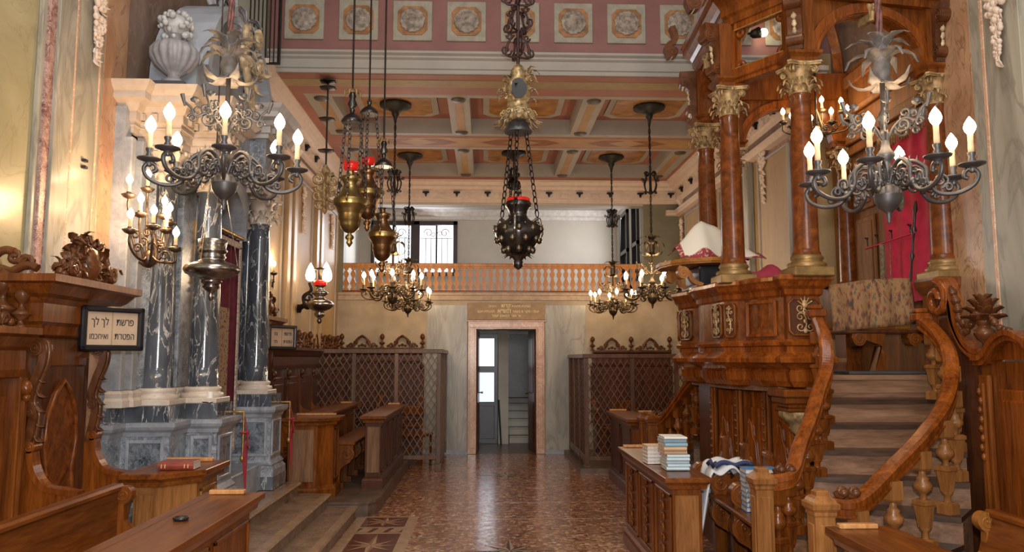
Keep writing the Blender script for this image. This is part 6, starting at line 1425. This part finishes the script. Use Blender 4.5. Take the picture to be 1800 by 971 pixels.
b = MB(); Z1 = H + .10; b.lathe([(.10, Z1), (.14, Z1 + .03), (.145, Z1 + .07), (.11, Z1 + .11), (.10, Z1 + .20), (.12, Z1 + .28), (.09, Z1 + .36), (.06, Z1 + .42), (.075, Z1 + .46), (.04, Z1 + .52), (.001, Z1 + .55)], 12, lobes=6, la=.2)
random.seed(2)
for i in range(16): a = 2 * PI * i / 16; b.M = Matrix.Rotation(a, 4, 'Z') @ Matrix.Translation((.13, 0, Z1 + .08)) @ Matrix.Rotation(PI - .2, 4, 'Y'); b.leaf(.16, .05, -.3, 5, .005); 
for i in range(26): a = random.uniform(0, 6.3); b.M = Matrix.Rotation(a, 4, 'Z') @ Matrix.Translation((.10, 0, Z1 + random.uniform(.05, .45))) @ Matrix.Rotation(random.uniform(-.4, .9), 4, 'Y'); b.leaf(.12, .06, .7, 4, .006)
b.at()
for i in range(14): a = 2 * PI * i / 14; b.tube(spiral((.145 * math.cos(a), .145 * math.sin(a), Z1 + .06), .028, .006, 0, 1.1, 8), .007, 4)
b.build('pierced_gilt_crown', plain('tarnished_gilt_silver', (.52, .38, .20), .4, .45, var=.5, sc=22), t)
b = MB(); b.prism([(.07 * math.cos(a) * (1 + .12 * math.cos(3 * a)), Z1 + .27 + .095 * math.sin(a)) for a in [2 * PI * k / 18 for k in range(18)]], -.135, -.12, 'y'); b.build('dark_cartouche', BLACK, t)
b = MB(); iron_drop(b, H + .82, 1.15, 3); b.tube([(0, 0, H + .6), (0, 0, 6.8 - p.z)], .018, 6); b.build('iron_scrollwork', plain('reddish_wrought_iron', (.075, .04, .04), .5, .6), t)
# the small lamp far behind it
p = at(903, 330, 12.0); t = thing('sanctuary_lamp', 'small dark lamp on a rod behind the big central lamp, under the coffers', 'hanging lamp', (p.x, p.y, p.z)); H = ZTOP - p.z
b = MB(); b.tube([(0, 0, 0), (0, 0, H)], .01, 5); b.build('rod', IRON, t); b = MB(); iron_drop(b, H - .50, .8, 2); b.lathe([(.11, .05), (.10, .09), (.03, .14), (.001, .15)], 16); b.build('ornament', IRON, t)
b = MB(); b.lathe([(.001, H - .16), (.03, H - .13), (.08, H - .07), (.19, H - .03), (.19, H), (.001, H)], 24); b.build('ceiling_rose', IRON, t)
b = MB()
for i in range(3): a = i * 2.1; chain(b, (.09 * math.cos(a), .09 * math.sin(a), .06), (.13 * math.cos(a), .13 * math.sin(a), -.75), .07, .006)
b.build('chain', IRON, t); b = MB(); b.lathe([(.001, -1.0), (.06, -.95), (.12, -.85), (.13, -.78), (.10, -.75)], 20); b.build('lamp_bowl', SILVERD, t)
# silver lamp in front of the ark
p = at(370, 530, 5.0); t = thing('sanctuary_lamp', 'bulbous silver lamp hanging in front of the middle ark columns', 'hanging lamp', (p.x, p.y, p.z))
b = MB(); b.lathe([(.001, 0), (.012, .01), (.02, .035), (.012, .05), (.04, .075), (.055, .09), (.045, .105), (.06, .115), (.065, .125), (.06, .135), (.10, .15), (.155, .175), (.17, .20), (.155, .225), (.11, .245), (.08, .255), (.075, .27), (.085, .28), (.075, .295), (.085, .31), (.092, .32), (.08, .335), (.085, .36), (.09, .39), (.075, .395), (.001, .39)], 36, lobes=16, la=.07, lz=(.14, .235)); b.build('lamp_body', SILVER, t)
for i in range(3): a = i * 2.1 + .4; b = MB(); b.tube([(.16 * math.cos(a), .16 * math.sin(a), .20), (.06 * math.cos(a), .06 * math.sin(a), .75), (0, 0, 1.0)], .003, 4); b.build('wire', SILVER, t)
b = MB(); b.tube([(0, 0, 1.0), (.01, 0, 4.6)], .005, 5); b.build('rod', SILVERD, t)
# iron drop with discs hanging from the front of the coffered ceiling
p = at(577, 133, 8.35); p.z = ZC; t = thing('hanging_ornament', 'dark iron rod with discs ending in a gilt scrolled body, at left', 'hanging ornament', tuple(p))
b = MB(); b.tube([(0, 0, 0), (0, 0, -1.35)], .010, 6); b.build('rod', IRON, t)
for z in (-.03, -.10, -.45, -.80): b = MB(); b.lathe([(.001, z + .03), (.03, z + .015), (.09, z), (.075, z - .01), (.02, z - .02), (.001, z - .03)], 16, lobes=6, la=.2); b.build('disc', IRON, t)
b = MB()
for j, zc in enumerate((-1.12, -1.30)):
    for i in range(4): rot_about(b, i * PI / 2 + .4, (0, 0, zc)); b.tube(spiral((.085, 0, 0), .075, .015, PI / 2, 1.3, 14), .018, 6); b.tube(spiral((.06, 0, -.10), .05, .012, 0, -1.2, 12), .014, 6)
b.at(); b.lathe([(.001, -1.5), (.03, -1.46), (.05, -1.3), (.03, -1.1), (.05, -1.02), (.001, -.94)], 10); b.build('scrolled_body', GILTW, t)

# ---------------------------------------------------------------- wall lights
def sconce(name, label, base, lights, mat, power, wall_dir=(1, 0, 0), bs=1.0):
    t = thing(name, label, 'candelabrum', tuple(base)); base = Vector(base)
    b = MB(); b.ball((0, 0, 0), .05, 10, 1.3); b.tube(bez([(-.06, 0, -.02), (0, 0, -.05), (.05, -.02, 0), (.03, 0, .12), (0, 0, .22)], 5), .016, 6); b.build('stem', mat, t)
    m = Vector((0, 0, 0))
    for i, p in enumerate(lights):
        q = Vector(p) - base - Vector((0, 0, .15)); h = Vector((q.x, q.y, 0)); b = MB()
        b.tube(bez([(0, 0, .05), (q.x * .3, q.y * .3, -.02), (q.x * .75, q.y * .75, q.z * .45 - .05), (q.x * 1.0, q.y * 1.0, q.z - .06), (q.x, q.y, q.z)], 5), .009, 5)
        b.tube(spiral((q.x * .6, q.y * .6, q.z * .4), .035, .008, 0, 1.3, 10, 'y'), .007, 5)
        b.lathe([(.008, 0), (.03, .01), (.045, .03), (.04, .035), (.02, .02), (.014, .05)], 12, tuple(q), lobes=6, la=.2); o = b.build('arm', mat, t)
        c = MB(); candle_mesh(c, (q.x, q.y, q.z + .03), .075); c.build('candle', CANDLE, o); c = MB(); bulb_mesh(c, (q.x, q.y, q.z + .105), .85); c.build('bulb', BULB, o); m += q
    point('candle_glow', tuple(m / len(lights) + Vector((.05, -.06, .12))), power, (1.0, .62, .30), .10, t); return t
L9 = [(228, 312, 5.35), (261, 303, 5.6), (248, 345, 5.3), (271, 366, 5.2), (230, 372, 5.1), (290, 350, 5.5), (294, 374, 5.4), (310, 405, 5.2), (299, 362, 5.7)]
sconce('candelabrum', 'nine armed candelabrum with lit bulbs between the near stall and the ark', at(262, 455, 5.35), [at(x, y, Y) for x, y, Y in L9], plain('dark_gilt_metal', (.15, .10, .07), .4, .8, var=.4, sc=20), 34)
sconce('candelabrum', 'wall candelabrum with two visible lit candles beyond the ark', at(472, 505, 9.2), [at(469, 440, 9.25), at(482, 462, 9.1)], BRONZEG, 11)
LP = [(1376, 194, 7.35), (1391, 201, 7.2), (1444, 173, 7.3), (1461, 193, 7.1), (1478, 175, 7.35), (1489, 188, 7.2), (1425, 205, 7.5)]
t = sconce('candelabrum', 'branched candelabrum hanging inside the pulpit canopy', at(1436, 232, 7.3), [at(x, y, Y) for x, y, Y in LP], BRONZEG, 10)
b = MB(); b.tube([(0, 0, .1), (0, 0, 1.3)], .01, 6); b.build('rod', IRON, t)
# silver wall lamp with flame glasses
p = at(562, 540, 10.3); t = thing('wall_lamp', 'silver wall lamp with white flame shaped glasses and a red cup, on the left wall', 'wall lamp', (p.x, p.y, p.z))
b = MB(); b.lathe([(.001, -.22), (.02, -.21), (.035, -.18), (.02, -.15), (.06, -.12), (.07, -.09), (.05, -.06), (.12, -.03), (.17, .01), (.18, .04), (.14, .08), (.08, .10), (.05, .13), (.10, .17), (.11, .19), (.05, .22), (.045, .26), (.08, .28)], 28, lobes=12, la=.06, lz=(-.04, .09)); b.build('lamp_body', SILVER, t)
b = MB(); b.tube(bez([(-.30, .1, -.02), (-.22, .06, .02), (-.16, .02, .0), (-.10, 0, .05)], 5), .035, 7); b.tube(bez([(-.2, .05, 0), (-.22, .03, .14), (-.12, .02, .22), (-.14, 0, .32)], 5), .022, 6); b.tube(spiral((-.16, .02, .12), .06, .015, 0, 1.2, 12), .018, 6); b.lathe([(.03, -.05), (.05, 0), (.03, .06)], 10, (-.30, .12, -.02)); b.build('bracket', IRON, t)
b = MB(); b.lathe([(.08, .28), (.088, .31), (.085, .345), (.075, .345), (.07, .29)], 20); b.build('red_cup', REDG, t)
b = MB(); b.lathe([(.001, .52), (.10, .50), (.05, .48), (.04, .36)], 16); b.build('smoke_cap', IRON, t)
for i, (x, y, z) in enumerate(((-.13, 0, .34), (.06, .06, .36), (.09, -.02, .33))):
    b = MB(); b.lathe([(.025, 0), (.055, .03), (.062, .08), (.050, .14), (.025, .20), (.003, .24)], 14, (x, y, z), lobes=5, la=.12); b.build('flame_glass', FLAMEG, t)
point('flame_glow', (0.02, -.05, .42), 6, (1.0, .66, .36), .08, t)
# spotlight seen through the pulpit canopy
p = at(1338, 57, 8.0); t = thing('spotlight', 'small bright spotlight fixed on the upper wall behind the pulpit canopy', 'spotlight', tuple(p))
b = MB(); b.at((-.02, 0, .0), ry=PI / 2 - .3); b.lathe([(.02, -.10), (.045, -.08), (.06, 0), (.055, 0), (.04, -.06), (.001, -.06)], 16); b.at(); b.tube([(-.08, .0, .0), (-.10, .11, .03)], .012, 6); b.build('housing', IRON, t)
b = MB(); b.ball((.02, -.02, -.01), .045, 10); b.build('bulb', BULB, t)
